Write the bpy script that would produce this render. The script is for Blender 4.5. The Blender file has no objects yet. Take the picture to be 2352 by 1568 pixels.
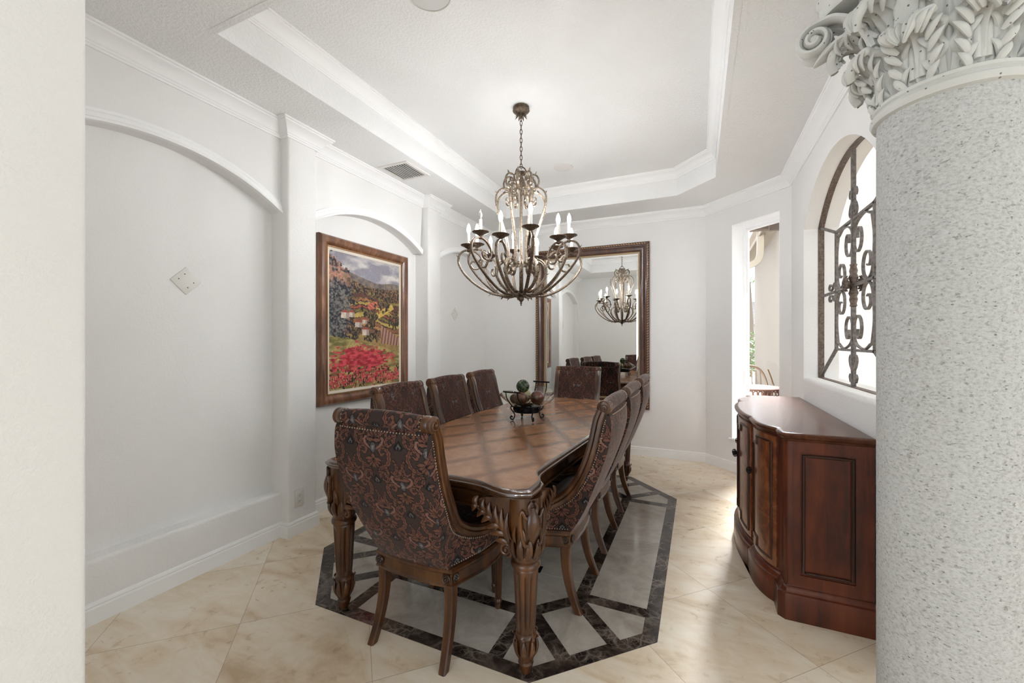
import bpy, math, random
import numpy as np
from mathutils import Vector, Matrix
random.seed(7)
rng = np.random.default_rng(11)
PI = math.pi
SC = bpy.context.scene
COL = SC.collection

def lin(c):
    return tuple(((v/255)/12.92 if v/255 <= .04045 else ((v/255+.055)/1.055)**2.4) for v in c)
def lerp(a, b, t): return a+(b-a)*t
def sstep(a, b, x):
    t = max(0., min(1., (x-a)/(b-a))); return t*t*(3-2*t)

# ------------------------------------------------------------------ node helpers
class NT:
    def __init__(s, name):
        s.m = bpy.data.materials.new(name); s.m.use_nodes = True
        s.t = s.m.node_tree; s.t.nodes.clear()
        s.out = s.n('ShaderNodeOutputMaterial')
    def n(s, ty, **kw):
        nd = s.t.nodes.new(ty)
        for k, v in kw.items(): setattr(nd, k, v)
        return nd
    def l(s, a, b): s.t.links.new(a, b)
    def set(s, sock, v):
        if hasattr(v, 'is_linked') or hasattr(v, 'links'): s.l(v, sock)
        else:
            if isinstance(v, (tuple, list)) and len(v) == 3 and sock.type == 'RGBA': v = (*v, 1)
            sock.default_value = v
    def math(s, op, a, b=None, clamp=False):
        nd = s.n('ShaderNodeMath', operation=op, use_clamp=clamp)
        s.set(nd.inputs[0], a)
        if b is not None: s.set(nd.inputs[1], b)
        return nd.outputs[0]
    def coord(s, kind='Object'): return s.n('ShaderNodeTexCoord').outputs[kind]
    def mapping(s, vec, scale=(1, 1, 1), rot=(0, 0, 0), loc=(0, 0, 0)):
        nd = s.n('ShaderNodeMapping'); s.l(vec, nd.inputs[0])
        nd.inputs['Scale'].default_value = scale; nd.inputs['Rotation'].default_value = rot; nd.inputs['Location'].default_value = loc
        return nd.outputs[0]
    def noise(s, vec, scale, detail=4, rough=.55, dist=0., out=0):
        nd = s.n('ShaderNodeTexNoise'); s.l(vec, nd.inputs['Vector'])
        nd.inputs['Scale'].default_value = scale; nd.inputs['Detail'].default_value = detail
        nd.inputs['Roughness'].default_value = rough; nd.inputs['Distortion'].default_value = dist
        return nd.outputs[out]
    def voro(s, vec, scale, feature='F1', rnd=1.):
        nd = s.n('ShaderNodeTexVoronoi', feature=feature); s.l(vec, nd.inputs['Vector'])
        nd.inputs['Scale'].default_value = scale; nd.inputs['Randomness'].default_value = rnd
        return nd.outputs[0]
    def ramp(s, fac, stops, interp='LINEAR'):
        nd = s.n('ShaderNodeValToRGB'); s.set(nd.inputs[0], fac)
        cr = nd.color_ramp; cr.interpolation = interp
        while len(cr.elements) < len(stops): cr.elements.new(.5)
        for e, (p, c) in zip(cr.elements, stops):
            e.position = p; e.color = (*c, 1) if len(c) == 3 else c
        return nd.outputs[0]
    def mix(s, fac, a, b, mode='MIX'):
        nd = s.n('ShaderNodeMix', data_type='RGBA', blend_type=mode)
        s.set(nd.inputs[0], fac); s.set(nd.inputs[6], a); s.set(nd.inputs[7], b)
        return nd.outputs[2]
    def bump(s, h, strength, dist=.01):
        nd = s.n('ShaderNodeBump'); s.l(h, nd.inputs['Height'])
        nd.inputs['Strength'].default_value = strength; nd.inputs['Distance'].default_value = dist
        return nd.outputs[0]
    def bsdf(s, color, rough=.5, metal=0., normal=None, spec=.5, coat=0., coat_r=.05, sheen=0., trans=0., ior=1.45, emit=None, es=0., sheen_r=.4, sheen_c=None):
        b = s.n('ShaderNodeBsdfPrincipled')
        s.set(b.inputs['Base Color'], color); s.set(b.inputs['Roughness'], rough); s.set(b.inputs['Metallic'], metal)
        b.inputs['Specular IOR Level'].default_value = spec
        b.inputs['Coat Weight'].default_value = coat; b.inputs['Coat Roughness'].default_value = coat_r
        b.inputs['Sheen Weight'].default_value = sheen; b.inputs['Sheen Roughness'].default_value = sheen_r
        if sheen_c: b.inputs['Sheen Tint'].default_value = (*sheen_c, 1)
        b.inputs['Transmission Weight'].default_value = trans; b.inputs['IOR'].default_value = ior
        if normal is not None: s.l(normal, b.inputs['Normal'])
        if emit: b.inputs['Emission Color'].default_value = (*emit, 1); b.inputs['Emission Strength'].default_value = es
        s.l(b.outputs[0], s.out.inputs[0]); return b

M = {}
def simple(name, rgb, rough=.5, **kw):
    t = NT(name); t.bsdf(lin(rgb), rough, **kw); M[name] = t.m; return t.m

def plaster(name, rgb, scale, strength, rough=.85, var=.03):
    t = NT(name); c = t.coord()
    big = t.noise(c, 1.3, 2)
    col = t.mix(big, lin([v*(1-var) for v in rgb]), lin(rgb))
    h = t.noise(c, scale, 3, .6)
    h2 = t.ramp(h, [(.42, (0, 0, 0)), (.62, (1, 1, 1))])
    t.bsdf(col, rough, normal=t.bump(h2, strength, .004), spec=.25); M[name] = t.m
plaster('wall_paint', (235, 234, 232), 95, .22)
plaster('ceiling_paint', (236, 236, 235), 62, .40)
plaster('trim_paint', (240, 240, 239), 30, .03, .45, .01)
plaster('hall_paint', (232, 232, 231), 95, .2)

def wood(name, dark, mid, light, rough=.32, scale=1., coat=.35, axis='Z', bump=.05, spec=.5):
    t = NT(name); c = t.coord()
    sc = {'Z': (9, 9, 1.1), 'X': (1.1, 9, 9), 'Y': (9, 1.1, 9)}[axis]
    v = t.mapping(c, tuple(q*scale for q in sc))
    g = t.noise(v, 2.2, 6, .62, .6)
    fine = t.noise(t.mapping(c, tuple(q*scale*6 for q in sc)), 3., 3, .6)
    cl = t.noise(c, 5.5*scale, 3, .5)
    f = t.math('ADD', t.math('MULTIPLY', g, .6), t.math('MULTIPLY', cl, .4))
    col = t.ramp(f, [(.33, lin(dark)), (.5, lin(mid)), (.68, lin(light))])
    col = t.mix(t.math('MULTIPLY', fine, .35), col, lin(dark))
    t.bsdf(col, rough, normal=t.bump(fine, bump, .002), coat=coat, coat_r=.12, spec=spec); M[name] = t.m
wood('walnut', (26, 13, 6), (76, 44, 21), (120, 76, 38), rough=.28, coat=.25)
wood('walnut_dark', (26, 15, 9), (52, 32, 19), (76, 48, 29))
wood('walnut_horizontal', (30, 16, 8), (78, 48, 24), (114, 73, 38), axis='X', rough=.26, coat=.45)
wood('mahogany', (46, 19, 9), (88, 38, 17), (116, 55, 26), rough=.36, coat=.2)
wood('mahogany_dark', (28, 13, 7), (54, 26, 13), (76, 40, 21), rough=.4, coat=.1)
wood('mahogany_top', (56, 27, 15), (82, 45, 27), (102, 62, 40), rough=.22, axis='Y', coat=0, spec=.3)
wood('mirror_wood', (46, 25, 16), (78, 46, 31), (102, 64, 44), rough=.4)
wood('painting_wood', (72, 44, 28), (118, 78, 54), (164, 116, 84), rough=.34, coat=.4)
def burl(name, dark, mid, light):
    t = NT(name); c = t.coord()
    n = t.noise(c, 7, 7, .68, 2.2); n2 = t.noise(c, 38, 4, .6, .8)
    f = t.math('ADD', t.math('MULTIPLY', n, .75), t.math('MULTIPLY', n2, .25))
    t.bsdf(t.ramp(f, [(.34, lin(dark)), (.5, lin(mid)), (.66, lin(light))]), .3, coat=.4, coat_r=.1); M[name] = t.m
burl('burl_door', (72, 34, 18), (112, 62, 36), (146, 90, 56))

# table veneer: burl colour with soft darker bands crossing on the diagonal, cross-cut seams where the leaf sits
t = NT('table_veneer'); c = t.coord('Object')
n = t.noise(c, 5, 7, .65, 1.5); n2 = t.noise(c, 30, 4, .6, .8)
f = t.math('ADD', t.math('MULTIPLY', n, .7), t.math('MULTIPLY', n2, .3))
col = t.ramp(f, [(.28, lin((138, 96, 68))), (.5, lin((160, 117, 86))), (.72, lin((178, 137, 105)))])
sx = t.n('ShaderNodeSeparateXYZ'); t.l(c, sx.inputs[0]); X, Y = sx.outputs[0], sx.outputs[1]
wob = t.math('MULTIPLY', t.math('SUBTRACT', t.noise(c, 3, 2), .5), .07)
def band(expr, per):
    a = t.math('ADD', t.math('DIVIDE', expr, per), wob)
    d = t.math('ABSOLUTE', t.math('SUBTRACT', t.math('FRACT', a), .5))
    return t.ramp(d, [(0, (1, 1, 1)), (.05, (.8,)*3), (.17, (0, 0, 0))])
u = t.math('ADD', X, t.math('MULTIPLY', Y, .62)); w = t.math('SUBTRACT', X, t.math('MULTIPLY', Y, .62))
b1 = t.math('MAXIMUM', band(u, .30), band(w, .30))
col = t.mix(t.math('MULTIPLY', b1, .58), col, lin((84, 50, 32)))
for y0 in (-.52, .52):
    d = t.math('ABSOLUTE', t.math('SUBTRACT', Y, y0))
    col = t.mix(t.math('LESS_THAN', d, .0016), col, lin((40, 22, 14)))
t.bsdf(col, .24, coat=.20, coat_r=.07, spec=.38); M['table_veneer'] = t.m

simple('dark_bronze', (104, 91, 78), .38, metal=.85)
def patina(name, a, b, rough=.42, metal=.8, sc=40):
    t = NT(name); c = t.coord(); n = t.noise(c, sc, 4, .6)
    t.bsdf(t.ramp(n, [(.38, lin(a)), (.62, lin(b))]), rough, metal=metal); M[name] = t.m
patina('chandelier_bronze', (104, 91, 78), (160, 145, 128), .42, .7, 90)
patina('chandelier_dark', (78, 66, 55), (120, 104, 90), .45, .7, 90)
patina('grille_iron', (100, 95, 91), (134, 127, 122), .55, .35, 45)
patina('grille_rust', (88, 75, 67), (120, 106, 97), .6, .3, 60)
simple('black_iron', (22, 21, 22), .32, metal=.6)
simple('knob_iron', (30, 25, 22), .4, metal=.6)
simple('nail_brass', (168, 154, 134), .3, metal=.9)
simple('candle_sleeve', (238, 232, 216), .5)
simple('bulb_clear', (235, 235, 235), .05, trans=.9)
t = NT('bulb_lit'); t.bsdf((1, .93, .84), .3, emit=(.97, .985, 1), es=92.); M['bulb_lit'] = t.m
simple('white_plastic', (216, 214, 208), .35)
simple('slot_dark', (40, 38, 36), .6)
simple('vent_metal', (222, 219, 214), .45)
simple('vent_dark', (34, 31, 28), .9)
simple('speaker_mesh', (206, 205, 203), .8)
simple('speaker_mesh_pale', (226, 223, 220), .8)
simple('liner_cream', (222, 212, 196), .7)
simple('liner_gold', (150, 128, 98), .45, metal=.3)
simple('gold_leaf', (176, 138, 96), .42, metal=.55)
simple('window_white', (246, 246, 246), .4)
t = NT('mirror_silver'); t.bsdf((.90, .91, .90), .008, metal=1.); M['mirror_silver'] = t.m
t = NT('window_glass')
fr = t.n('ShaderNodeLayerWeight'); fr.inputs[0].default_value = .5
tr = t.n('ShaderNodeBsdfTransparent'); gl = t.n('ShaderNodeBsdfGlossy'); gl.inputs['Roughness'].default_value = .0
mx = t.n('ShaderNodeMixShader'); t.l(t.math('ADD', t.math('MULTIPLY', t.math('POWER', fr.outputs[1], 4.), .5), .03), mx.inputs[0]); t.l(tr.outputs[0], mx.inputs[1]); t.l(gl.outputs[0], mx.inputs[2])
t.l(mx.outputs[0], t.out.inputs[0]); M['window_glass'] = t.m
t = NT('bowl_glass'); t.bsdf(lin((244, 246, 240)), .01, trans=1., ior=1.45); M['bowl_glass'] = t.m

# travertine floor, 45-degree tiles
t = NT('travertine'); c = t.coord()
sx = t.n('ShaderNodeSeparateXYZ'); t.l(c, sx.inputs[0]); X, Y = sx.outputs[0], sx.outputs[1]
P = .825
ua = t.math('DIVIDE', t.math('SUBTRACT', t.math('ADD', X, Y), .09), P)
ub = t.math('DIVIDE', t.math('ADD', t.math('SUBTRACT', X, Y), 2.47), P)
def edge(a): return t.math('ABSOLUTE', t.math('SUBTRACT', t.math('FRACT', t.math('ADD', a, 100.5)), .5))
joint = t.math('LESS_THAN', t.math('MINIMUM', edge(ua), edge(ub)), .0028)
cmb = t.n('ShaderNodeCombineXYZ'); t.l(t.math('FLOOR', ua), cmb.inputs[0]); t.l(t.math('FLOOR', ub), cmb.inputs[1])
wn = t.n('ShaderNodeTexWhiteNoise', noise_dimensions='3D'); t.l(cmb.outputs[0], wn.inputs[0])
off = t.n('ShaderNodeVectorMath', operation='MULTIPLY_ADD'); t.l(wn.outputs['Color'], off.inputs[0]); off.inputs[1].default_value = (9, 9, 9); t.l(c, off.inputs[2])
cv = t.mapping(off.outputs[0], (1.2, 3.0, 1), (0, 0, .62))
n1 = t.noise(cv, 1.5, 7, .64, 1.1); n2 = t.noise(off.outputs[0], 14, 5, .62, .4)
f = t.math('ADD', t.math('MULTIPLY', n1, .78), t.math('MULTIPLY', n2, .22))
f = t.math('ADD', f, t.math('MULTIPLY', t.math('SUBTRACT', wn.outputs['Value'], .5), .10))
col = t.ramp(f, [(.30, lin((194, 170, 138))), (.43, lin((218, 200, 174))), (.54, lin((227, 214, 194))), (.70, lin((236, 228, 214)))])
pv = t.mapping(off.outputs[0], (1, 2.6, 1), (0, 0, .62))
pit = t.ramp(t.noise(pv, 20, 3, .55, .6), [(.69, (0, 0, 0)), (.735, (1, 1, 1))])
msk = t.ramp(t.noise(off.outputs[0], 3, 2), [(.45, (0, 0, 0)), (.6, (1, 1, 1))])
pit = t.math('MULTIPLY', pit, msk)
col = t.mix(t.math('MULTIPLY', pit, .62), col, lin((136, 116, 94)))
col = t.mix(t.math('MULTIPLY', joint, .6), col, lin((150, 134, 114)))
t.bsdf(col, t.math('ADD', t.math('MULTIPLY', n2, .2), .20), normal=t.bump(t.math('SUBTRACT', 1., t.math('MAXIMUM', pit, joint)), .12, .002), spec=.45); M['travertine'] = t.m

def marble(name, stops, vein, rough, sc=1., pits=.0):
    t = NT(name); c = t.coord()
    w = t.n('ShaderNodeVectorMath', operation='MULTIPLY_ADD')
    nz = t.noise(c, 6*sc, 4, .6, out=1); t.l(nz, w.inputs[0]); w.inputs[1].default_value = (.09/sc,)*3; t.l(c, w.inputs[2])
    e = t.voro(w.outputs[0], 17*sc, 'DISTANCE_TO_EDGE')
    e2 = t.voro(w.outputs[0], 34*sc, 'DISTANCE_TO_EDGE')
    n = t.noise(w.outputs[0], 9*sc, 6, .65, .8)
    col = t.ramp(n, stops)
    vm = t.ramp(e, [(0, (1, 1, 1)), (.05, (.35,)*3), (.14, (0, 0, 0))])
    vm2 = t.ramp(e2, [(0, (.8,)*3), (.05, (0, 0, 0))])
    br = t.ramp(t.noise(c, 5*sc, 3), [(.42, (0, 0, 0)), (.6, (1, 1, 1))])
    m = t.math('MULTIPLY', t.math('MAXIMUM', vm, vm2), br)
    col = t.mix(t.math('MULTIPLY', m, vein[1]), col, lin(vein[0]))
    t.bsdf(col, rough, spec=.5); M[name] = t.m
marble('emperador', [(.34, lin((30, 24, 22))), (.5, lin((52, 42, 37))), (.68, lin((92, 80, 72)))], ((166, 154, 142), .5), .12)
marble('grey_marble', [(.30, lin((150, 142, 131))), (.5, lin((174, 167, 157))), (.7, lin((194, 189, 181)))], ((206, 202, 196), .28), .13, .45)
simple('black_marble', (20, 19, 20), .1)

# cast stone column
t = NT('cast_stone'); c = t.coord()
cs = t.mapping(c, (1, 1, 1.5))
n = t.noise(cs, 95, 5, .68); n3 = t.noise(c, 7, 3)
col = t.ramp(n, [(.34, lin((164, 163, 160))), (.47, lin((198, 198, 195))), (.62, lin((214, 214, 212)))])
col = t.mix(t.math('MULTIPLY', n3, .5), col, lin((200, 199, 196)))
sp = t.ramp(t.noise(cs, 70, 2, .5), [(.655, (0, 0, 0)), (.70, (1, 1, 1))])
pv = t.ramp(t.voro(cs, 30), [(.06, (1, 1, 1)), (.10, (0, 0, 0))])
col = t.mix(t.math('MULTIPLY', sp, .40), col, lin((138, 134, 127)))
col = t.mix(t.math('MULTIPLY', pv, .6), col, lin((104, 100, 94)))
h = t.math('SUBTRACT', n, t.math('MULTIPLY', t.math('MAXIMUM', sp, pv), .6))
t.bsdf(col, .92, normal=t.bump(h, .8, .008), spec=.2); M['cast_stone'] = t.m
t = NT('cast_stone_smooth'); c = t.coord()
pv = t.ramp(t.voro(c, 42), [(.10, (1, 1, 1)), (.14, (0, 0, 0))])
n = t.noise(c, 60, 4, .62)
col = t.mix(t.noise(c, 8, 2), lin((196, 195, 190)), lin((210, 210, 206)))
col = t.mix(t.math('MULTIPLY', pv, .8), col, lin((70, 64, 58)))
t.bsdf(col, .9, normal=t.bump(t.math('SUBTRACT', n, pv), .22, .005), spec=.2); M['cast_stone_smooth'] = t.m

def attrmat(name, rough, sheen=0., bump=0., spec=.3, sheen_r=.35):
    t = NT(name); a = t.n('ShaderNodeAttribute'); a.attribute_name = 'Col'
    nrm = None
    if bump:
        c = t.coord(); nrm = t.bump(t.noise(c, 420, 2), bump, .0015)
    t.bsdf(a.outputs['Color'], rough, normal=nrm, sheen=sheen, sheen_r=sheen_r, sheen_c=(.95, .84, .80), spec=spec); M[name] = t.m
attrmat('damask', .85, .4, .35, sheen_r=.3)
attrmat('canvas_paint', .5, 0, .25)

# outdoors
plaster('stucco', (132, 124, 113), 70, .25)
simple('soffit_cream', (142, 132, 118), .7)
simple('eave_brown', (54, 42, 33), .7)
simple('gutter_cream', (148, 139, 124), .45)
simple('patio_stone', (84, 80, 74), .8)
simple('leaf_green', (60, 90, 20), .6)
simple('leaf_dark', (34, 52, 26), .6)
simple('bark', (104, 95, 84), .9)
simple('patio_brown', (66, 36, 21), .85)
simple('patio_frame', (84, 66, 48), .45)
simple('roof_grey', (120, 119, 119), .8)
simple('siding_white', (160, 160, 160), .7)
simple('ball_cream', (196, 182, 150), .6)
simple('ball_black', (16, 15, 16), .5)
t = NT('ball_brown'); c = t.coord(); t.bsdf(t.ramp(t.noise(c, 22, 4), [(.4, lin((74, 40, 28))), (.62, lin((112, 66, 48)))]), .12, coat=.5); M['ball_brown'] = t.m
t = NT('ball_mosaic'); c = t.coord()
e = t.voro(c, 85, 'DISTANCE_TO_EDGE'); cc = t.n('ShaderNodeTexVoronoi'); t.l(c, cc.inputs['Vector']); cc.inputs['Scale'].default_value = 85
sp_ = t.n('ShaderNodeSeparateColor'); t.l(cc.outputs['Color'], sp_.inputs[0])
colr = t.ramp(sp_.outputs[0], [(0, lin((46, 66, 40))), (.4, lin((90, 112, 72))), (.7, lin((120, 124, 88))), (1, lin((160, 176, 140)))], 'CONSTANT')
colr = t.mix(t.math('LESS_THAN', e, .08), colr, lin((24, 30, 22)))
t.bsdf(colr, .2, normal=t.bump(e, .4, .003)); M['ball_mosaic'] = t.m
# ------------------------------------------------------------------ mesh builder
def crom(pts, n=8, closed=False):
    P = [Vector(p) for p in pts]; out = []
    N = len(P); rg = N if closed else N-1
    for i in range(rg):
        if closed: p0, p1, p2, p3 = P[(i-1) % N], P[i], P[(i+1) % N], P[(i+2) % N]
        else: p0, p1, p2, p3 = P[max(i-1, 0)], P[i], P[i+1], P[min(i+2, N-1)]
        for k in range(n):
            t_ = k/n; t2 = t_*t_; t3 = t2*t_
            out.append(.5*((2*p1)+(p2-p0)*t_+(2*p0-5*p1+4*p2-p3)*t2+(3*p1-p0-3*p2+p3)*t3))
    if not closed: out.append(P[-1])
    return out

class MB:
    def __init__(s): s.v = []; s.f = []; s.c = None
    def add(s, vs, fs):
        o = len(s.v); s.v += [tuple(p) for p in vs]; s.f += [tuple(i+o for i in f) for f in fs]; return s
    def box(s, x0, x1, y0, y1, z0, z1, mat=None):
        vs = [(x, y, z) for x in (x0, x1) for y in (y0, y1) for z in (z0, z1)]
        if mat: vs = [mat @ Vector(p) for p in vs]
        return s.add(vs, [(0, 1, 3, 2), (4, 6, 7, 5), (0, 4, 5, 1), (2, 3, 7, 6), (0, 2, 6, 4), (1, 5, 7, 3)])
    def bbox(s, x0, x1, y0, y1, z0, z1, b, mat=None):   # box with rounded vertical and horizontal edges
        cx, cy = (x0+x1)/2, (y0+y1)/2; hx, hy = (x1-x0)/2, (y1-y0)/2
        def ring(z, ins):
            r = []
            bb = max(b-ins*.3, .0005)
            for sx, sy, a0 in ((1, 1, 0), (-1, 1, 90), (-1, -1, 180), (1, -1, 270)):
                for k in range(4):
                    a = math.radians(a0+30*k)
                    r.append((cx+sx*(hx-ins-bb)+bb*math.cos(a), cy+sy*(hy-ins-bb)+bb*math.sin(a), z))
            return r
        return s.loft([ring(z0, b), ring(z0+b*.3, b*.3), ring(z0+b, 0), ring(z1-b, 0), ring(z1-b*.3, b*.3), ring(z1, b)], cap=True, mat=mat)
    def loft(s, rings, closed=True, cap=False, mat=None, loop=False):
        n = len(rings[0]); vs = [p for r in rings for p in r]
        if mat: vs = [mat @ Vector(p) for p in vs]
        fs = []; R = len(rings)
        for i in range(R if loop else R-1):
            j2 = (i+1) % R
            for j in range(n if closed else n-1):
                k = (j+1) % n
                fs.append((i*n+j, i*n+k, j2*n+k, j2*n+j))
        if cap and not loop:
            fs.append(tuple(reversed(range(n)))); fs.append(tuple((R-1)*n+j for j in range(n)))
        return s.add(vs, fs)
    def tube(s, path, rad, sides=8, sx=1., sy=1., up=None, cap=True, mat=None, closed=False):
        P = [Vector(p) for p in path]; N = len(P)
        if not isinstance(rad, (list, tuple)): rad = [rad]*N
        rings = []; u = None
        for i in range(N):
            if closed: T = P[(i+1) % N]-P[i-1]
            else: T = P[min(i+1, N-1)]-P[max(i-1, 0)]
            if T.length < 1e-9: T = Vector((0, 0, 1))
            T.normalize()
            if up is not None:
                w = Vector(up)
                u = w-T*w.dot(T)
                if u.length < 1e-6: u = T.orthogonal()
            elif u is None: u = T.orthogonal()
            else: u = u-T*u.dot(T)
            if u.length < 1e-9: u = T.orthogonal()
            u.normalize(); w2 = T.cross(u)
            r = rad[i]; rings.append([P[i]+u*(math.cos(a)*r*sx)+w2*(math.sin(a)*r*sy) for a in [2*PI*(k+.5)/sides for k in range(sides)]])
        return s.loft(rings, True, cap, mat, loop=closed)
    def lathe(s, prof, seg=24, c=(0, 0, 0), mod=None, mat=None, cap=True):
        rings = []
        for r, z in prof:
            rings.append([(c[0]+math.cos(a)*r*(mod(a, z) if mod else 1), c[1]+math.sin(a)*r*(mod(a, z) if mod else 1), c[2]+z) for a in [2*PI*k/seg for k in range(seg)]])
        return s.loft(rings, True, cap, mat)
    def ball(s, c, r, seg=16, rings=10, sc=(1, 1, 1), mat=None):
        pr = [(max(r*math.sin(PI*i/rings), r*.02), -r*math.cos(PI*i/rings)) for i in range(rings+1)]
        rg = [[(c[0]+math.cos(a)*q*sc[0], c[1]+math.sin(a)*q*sc[1], c[2]+z*sc[2]) for a in [2*PI*k/seg for k in range(seg)]] for q, z in pr]
        return s.loft(rg, True, True, mat)
    def prism(s, poly, axis, a, b, mat=None):
        # poly in the two other axes, extruded along axis (0=x: (y,z), 1=y: (x,z), 2=z: (x,y))
        def P(q, t_): return {0: (t_, q[0], q[1]), 1: (q[0], t_, q[1]), 2: (q[0], q[1], t_)}[axis]
        n = len(poly)
        return s.add([P(q, a) for q in poly]+[P(q, b) for q in poly] if not mat else [mat @ Vector(P(q, a)) for q in poly]+[mat @ Vector(P(q, b)) for q in poly],
                     [tuple(range(n)), tuple(reversed(range(n, 2*n)))]+[(i, i+n, (i+1) % n+n, (i+1) % n) for i in range(n)])
    def sweep(s, prof, path, normal=(0, 0, 1), closed=False, side=1, cap=True, mat=None):
        """prof: (out, up) offsets; path polyline lying in the plane with NORMAL; out = side * (tangent x normal), mitred"""
        N = Vector(normal).normalized(); P = [Vector(p) for p in path]; n = len(P); rings = []
        for i in range(n):
            if closed: a, b = (P[i]-P[i-1]).normalized(), (P[(i+1) % n]-P[i]).normalized()
            else:
                a = (P[i]-P[i-1]).normalized() if i else (P[1]-P[0]).normalized()
                b = (P[i+1]-P[i]).normalized() if i < n-1 else a
            na, nb = a.cross(N)*side, b.cross(N)*side
            m = na+nb
            if m.length < 1e-6: m = na
            m.normalize(); m = m/max(m.dot(na), .3)
            rings.append([P[i]+m*o+N*h for o, h in prof])
        return s.loft(rings, True, cap, mat, loop=closed)
    def build(s, name, mat, parent=None, smooth=35, recalc=True, loc=None):
        me = bpy.data.meshes.new(name); me.from_pydata(s.v, [], s.f)
        mats = mat if isinstance(mat, list) else [mat]
        for m_ in mats: me.materials.append(M[m_])
        if recalc:
            import bmesh
            bm = bmesh.new(); bm.from_mesh(me); bmesh.ops.recalc_face_normals(bm, faces=bm.faces); bm.to_mesh(me); bm.free()
        me.update()
        if smooth:
            me.polygons.foreach_set('use_smooth', [True]*len(me.polygons)); me.set_sharp_from_angle(angle=math.radians(smooth))
        o = bpy.data.objects.new(name, me); COL.objects.link(o)
        if parent: o.parent = parent
        if loc: o.location = loc
        return o

def gridmesh(pieces, name, mat, parent=None, thick=0):
    """pieces: list of (V (nu,nv,3) array, C (nu,nv,3) linear colours)"""
    Vs, Fs, Cs, o = [], [], [], 0
    for V, C in pieces:
        nu, nv = V.shape[:2]
        Vs.append(V.reshape(-1, 3)); Cs.append(C.reshape(-1, 3))
        idx = np.arange(nu*nv).reshape(nu, nv)+o
        Fs.append(np.stack([idx[:-1, :-1], idx[1:, :-1], idx[1:, 1:], idx[:-1, 1:]], -1).reshape(-1, 4)); o += nu*nv
    V = np.concatenate(Vs); F = np.concatenate(Fs); C = np.concatenate(Cs)
    me = bpy.data.meshes.new(name)
    me.vertices.add(len(V)); me.vertices.foreach_set('co', V.astype(np.float32).ravel())
    me.loops.add(F.size); me.loops.foreach_set('vertex_index', F.astype(np.int32).ravel())
    me.polygons.add(len(F)); me.polygons.foreach_set('loop_start', np.arange(0, F.size, 4, dtype=np.int32)); me.polygons.foreach_set('loop_total', np.full(len(F), 4, np.int32))
    me.update(calc_edges=True); me.validate()
    me.polygons.foreach_set('use_smooth', [True]*len(me.polygons))
    at = me.color_attributes.new('Col', 'FLOAT_COLOR', 'POINT')
    at.data.foreach_set('color', np.concatenate([C, np.ones((len(C), 1))], 1).astype(np.float32).ravel())
    me.materials.append(M[mat])
    o_ = bpy.data.objects.new(name, me); COL.objects.link(o_)
    if parent: o_.parent = parent
    return o_

def tag(o, label=None, cat=None, group=None, kind=None):
    if label: o['label'] = label
    if cat: o['category'] = cat
    if group: o['group'] = group
    if kind: o['kind'] = kind
    return o
def thing(name, label, cat, loc=(0, 0, 0), rz=0, group=None):
    o = bpy.data.objects.new(name, None); COL.objects.link(o)
    o.location = loc; o.rotation_euler = (0, 0, rz); o.empty_display_size = .05
    return tag(o, label, cat, group)
def struct(o): o['kind'] = 'structure'; return o
def copy_tree(o, parent=None):
    c_ = o.copy(); COL.objects.link(c_)
    if parent: c_.parent = parent
    for ch in list(KIDS.get(o.name, ())): copy_tree(ch, c_)
    return c_
KIDS = {}
def index_kids():
    KIDS.clear()
    for o in list(COL.objects):
        if o.parent: KIDS.setdefault(o.parent.name, []).append(o)

# ------------------------------------------------------------------ camera
F_PX, CAM_H = 950., 1.36
TH = math.atan(428/950.)
cam = bpy.data.cameras.new('camera'); co = bpy.data.objects.new('camera', cam); COL.objects.link(co)
cam.sensor_fit = 'HORIZONTAL'; cam.sensor_width = 36; cam.lens = 36*F_PX/2352.; cam.clip_start = .03; cam.clip_end = 200
co.location = (0, 0, CAM_H); co.rotation_euler = (PI/2, 0, TH); SC.camera = co

# ================================================================== SETTING
XL, XA, XP, XN = -3.0, -2.66, -2.585, -2.755   # outer back, arch face, pilaster face, niche back
YF = 5.15; ZS, ZC = 2.87, 3.13
XR, YC = .77, 4.457                               # right wall face and its corner with the angled wall
XC = .077
YN = .437                                         # inner face of the front wall
mb = MB(); mb.add([(-4.5, -4.2, 0), (4.6, -4.2, 0), (4.6, 7.2, 0), (-4.5, 7.2, 0)], [(0, 1, 2, 3)])
mb = MB(); mb.box(-4.5, 4.6, -4.2, 5.4, -.1, 0)
struct(mb.build('floor', 'travertine', smooth=0))

# medallion inlay
cx, cy, hx, hy, ch = -1.2085, 2.905, 1.04, 1.375, .445
OCT = [(cx+hx, cy-hy+ch), (cx+hx, cy+hy-ch), (cx+hx-ch, cy+hy), (cx-hx+ch, cy+hy), (cx-hx, cy+hy-ch), (cx-hx, cy-hy+ch), (cx-hx+ch, cy-hy), (cx+hx-ch, cy-hy)]
def inset(poly, d):
    n = len(poly); out = []
    for i in range(n):
        a, b, c_ = Vector(poly[i-1]), Vector(poly[i]), Vector(poly[(i+1) % n])
        d1, d2 = (b-a).normalized(), (c_-b).normalized()
        n1, n2 = Vector((-d1.y, d1.x)), Vector((-d2.y, d2.x))
        m = n1+n2; m.normalize(); m /= m.dot(n1); out.append(tuple(b+m*d))
    return out
med = bpy.data.objects.new('floor_medallion', None); COL.objects.link(med); med['kind'] = 'structure'
mb = MB(); mb.prism(OCT, 2, -.05, .0010); mb.build('stone_field', 'grey_marble', med, smooth=0)
mb = MB()
def ringband(o, w, z):
    A, B = inset(OCT, o), inset(OCT, o+w)
    for i in range(8):
        j = (i+1) % 8; mb.prism([A[i], A[j], B[j], B[i]], 2, -.02, z)
BW = .07
ringband(0, BW, .0022); ringband(.363, BW, .0022)
I1, O1 = inset(OCT, .363), inset(OCT, BW)
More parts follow.
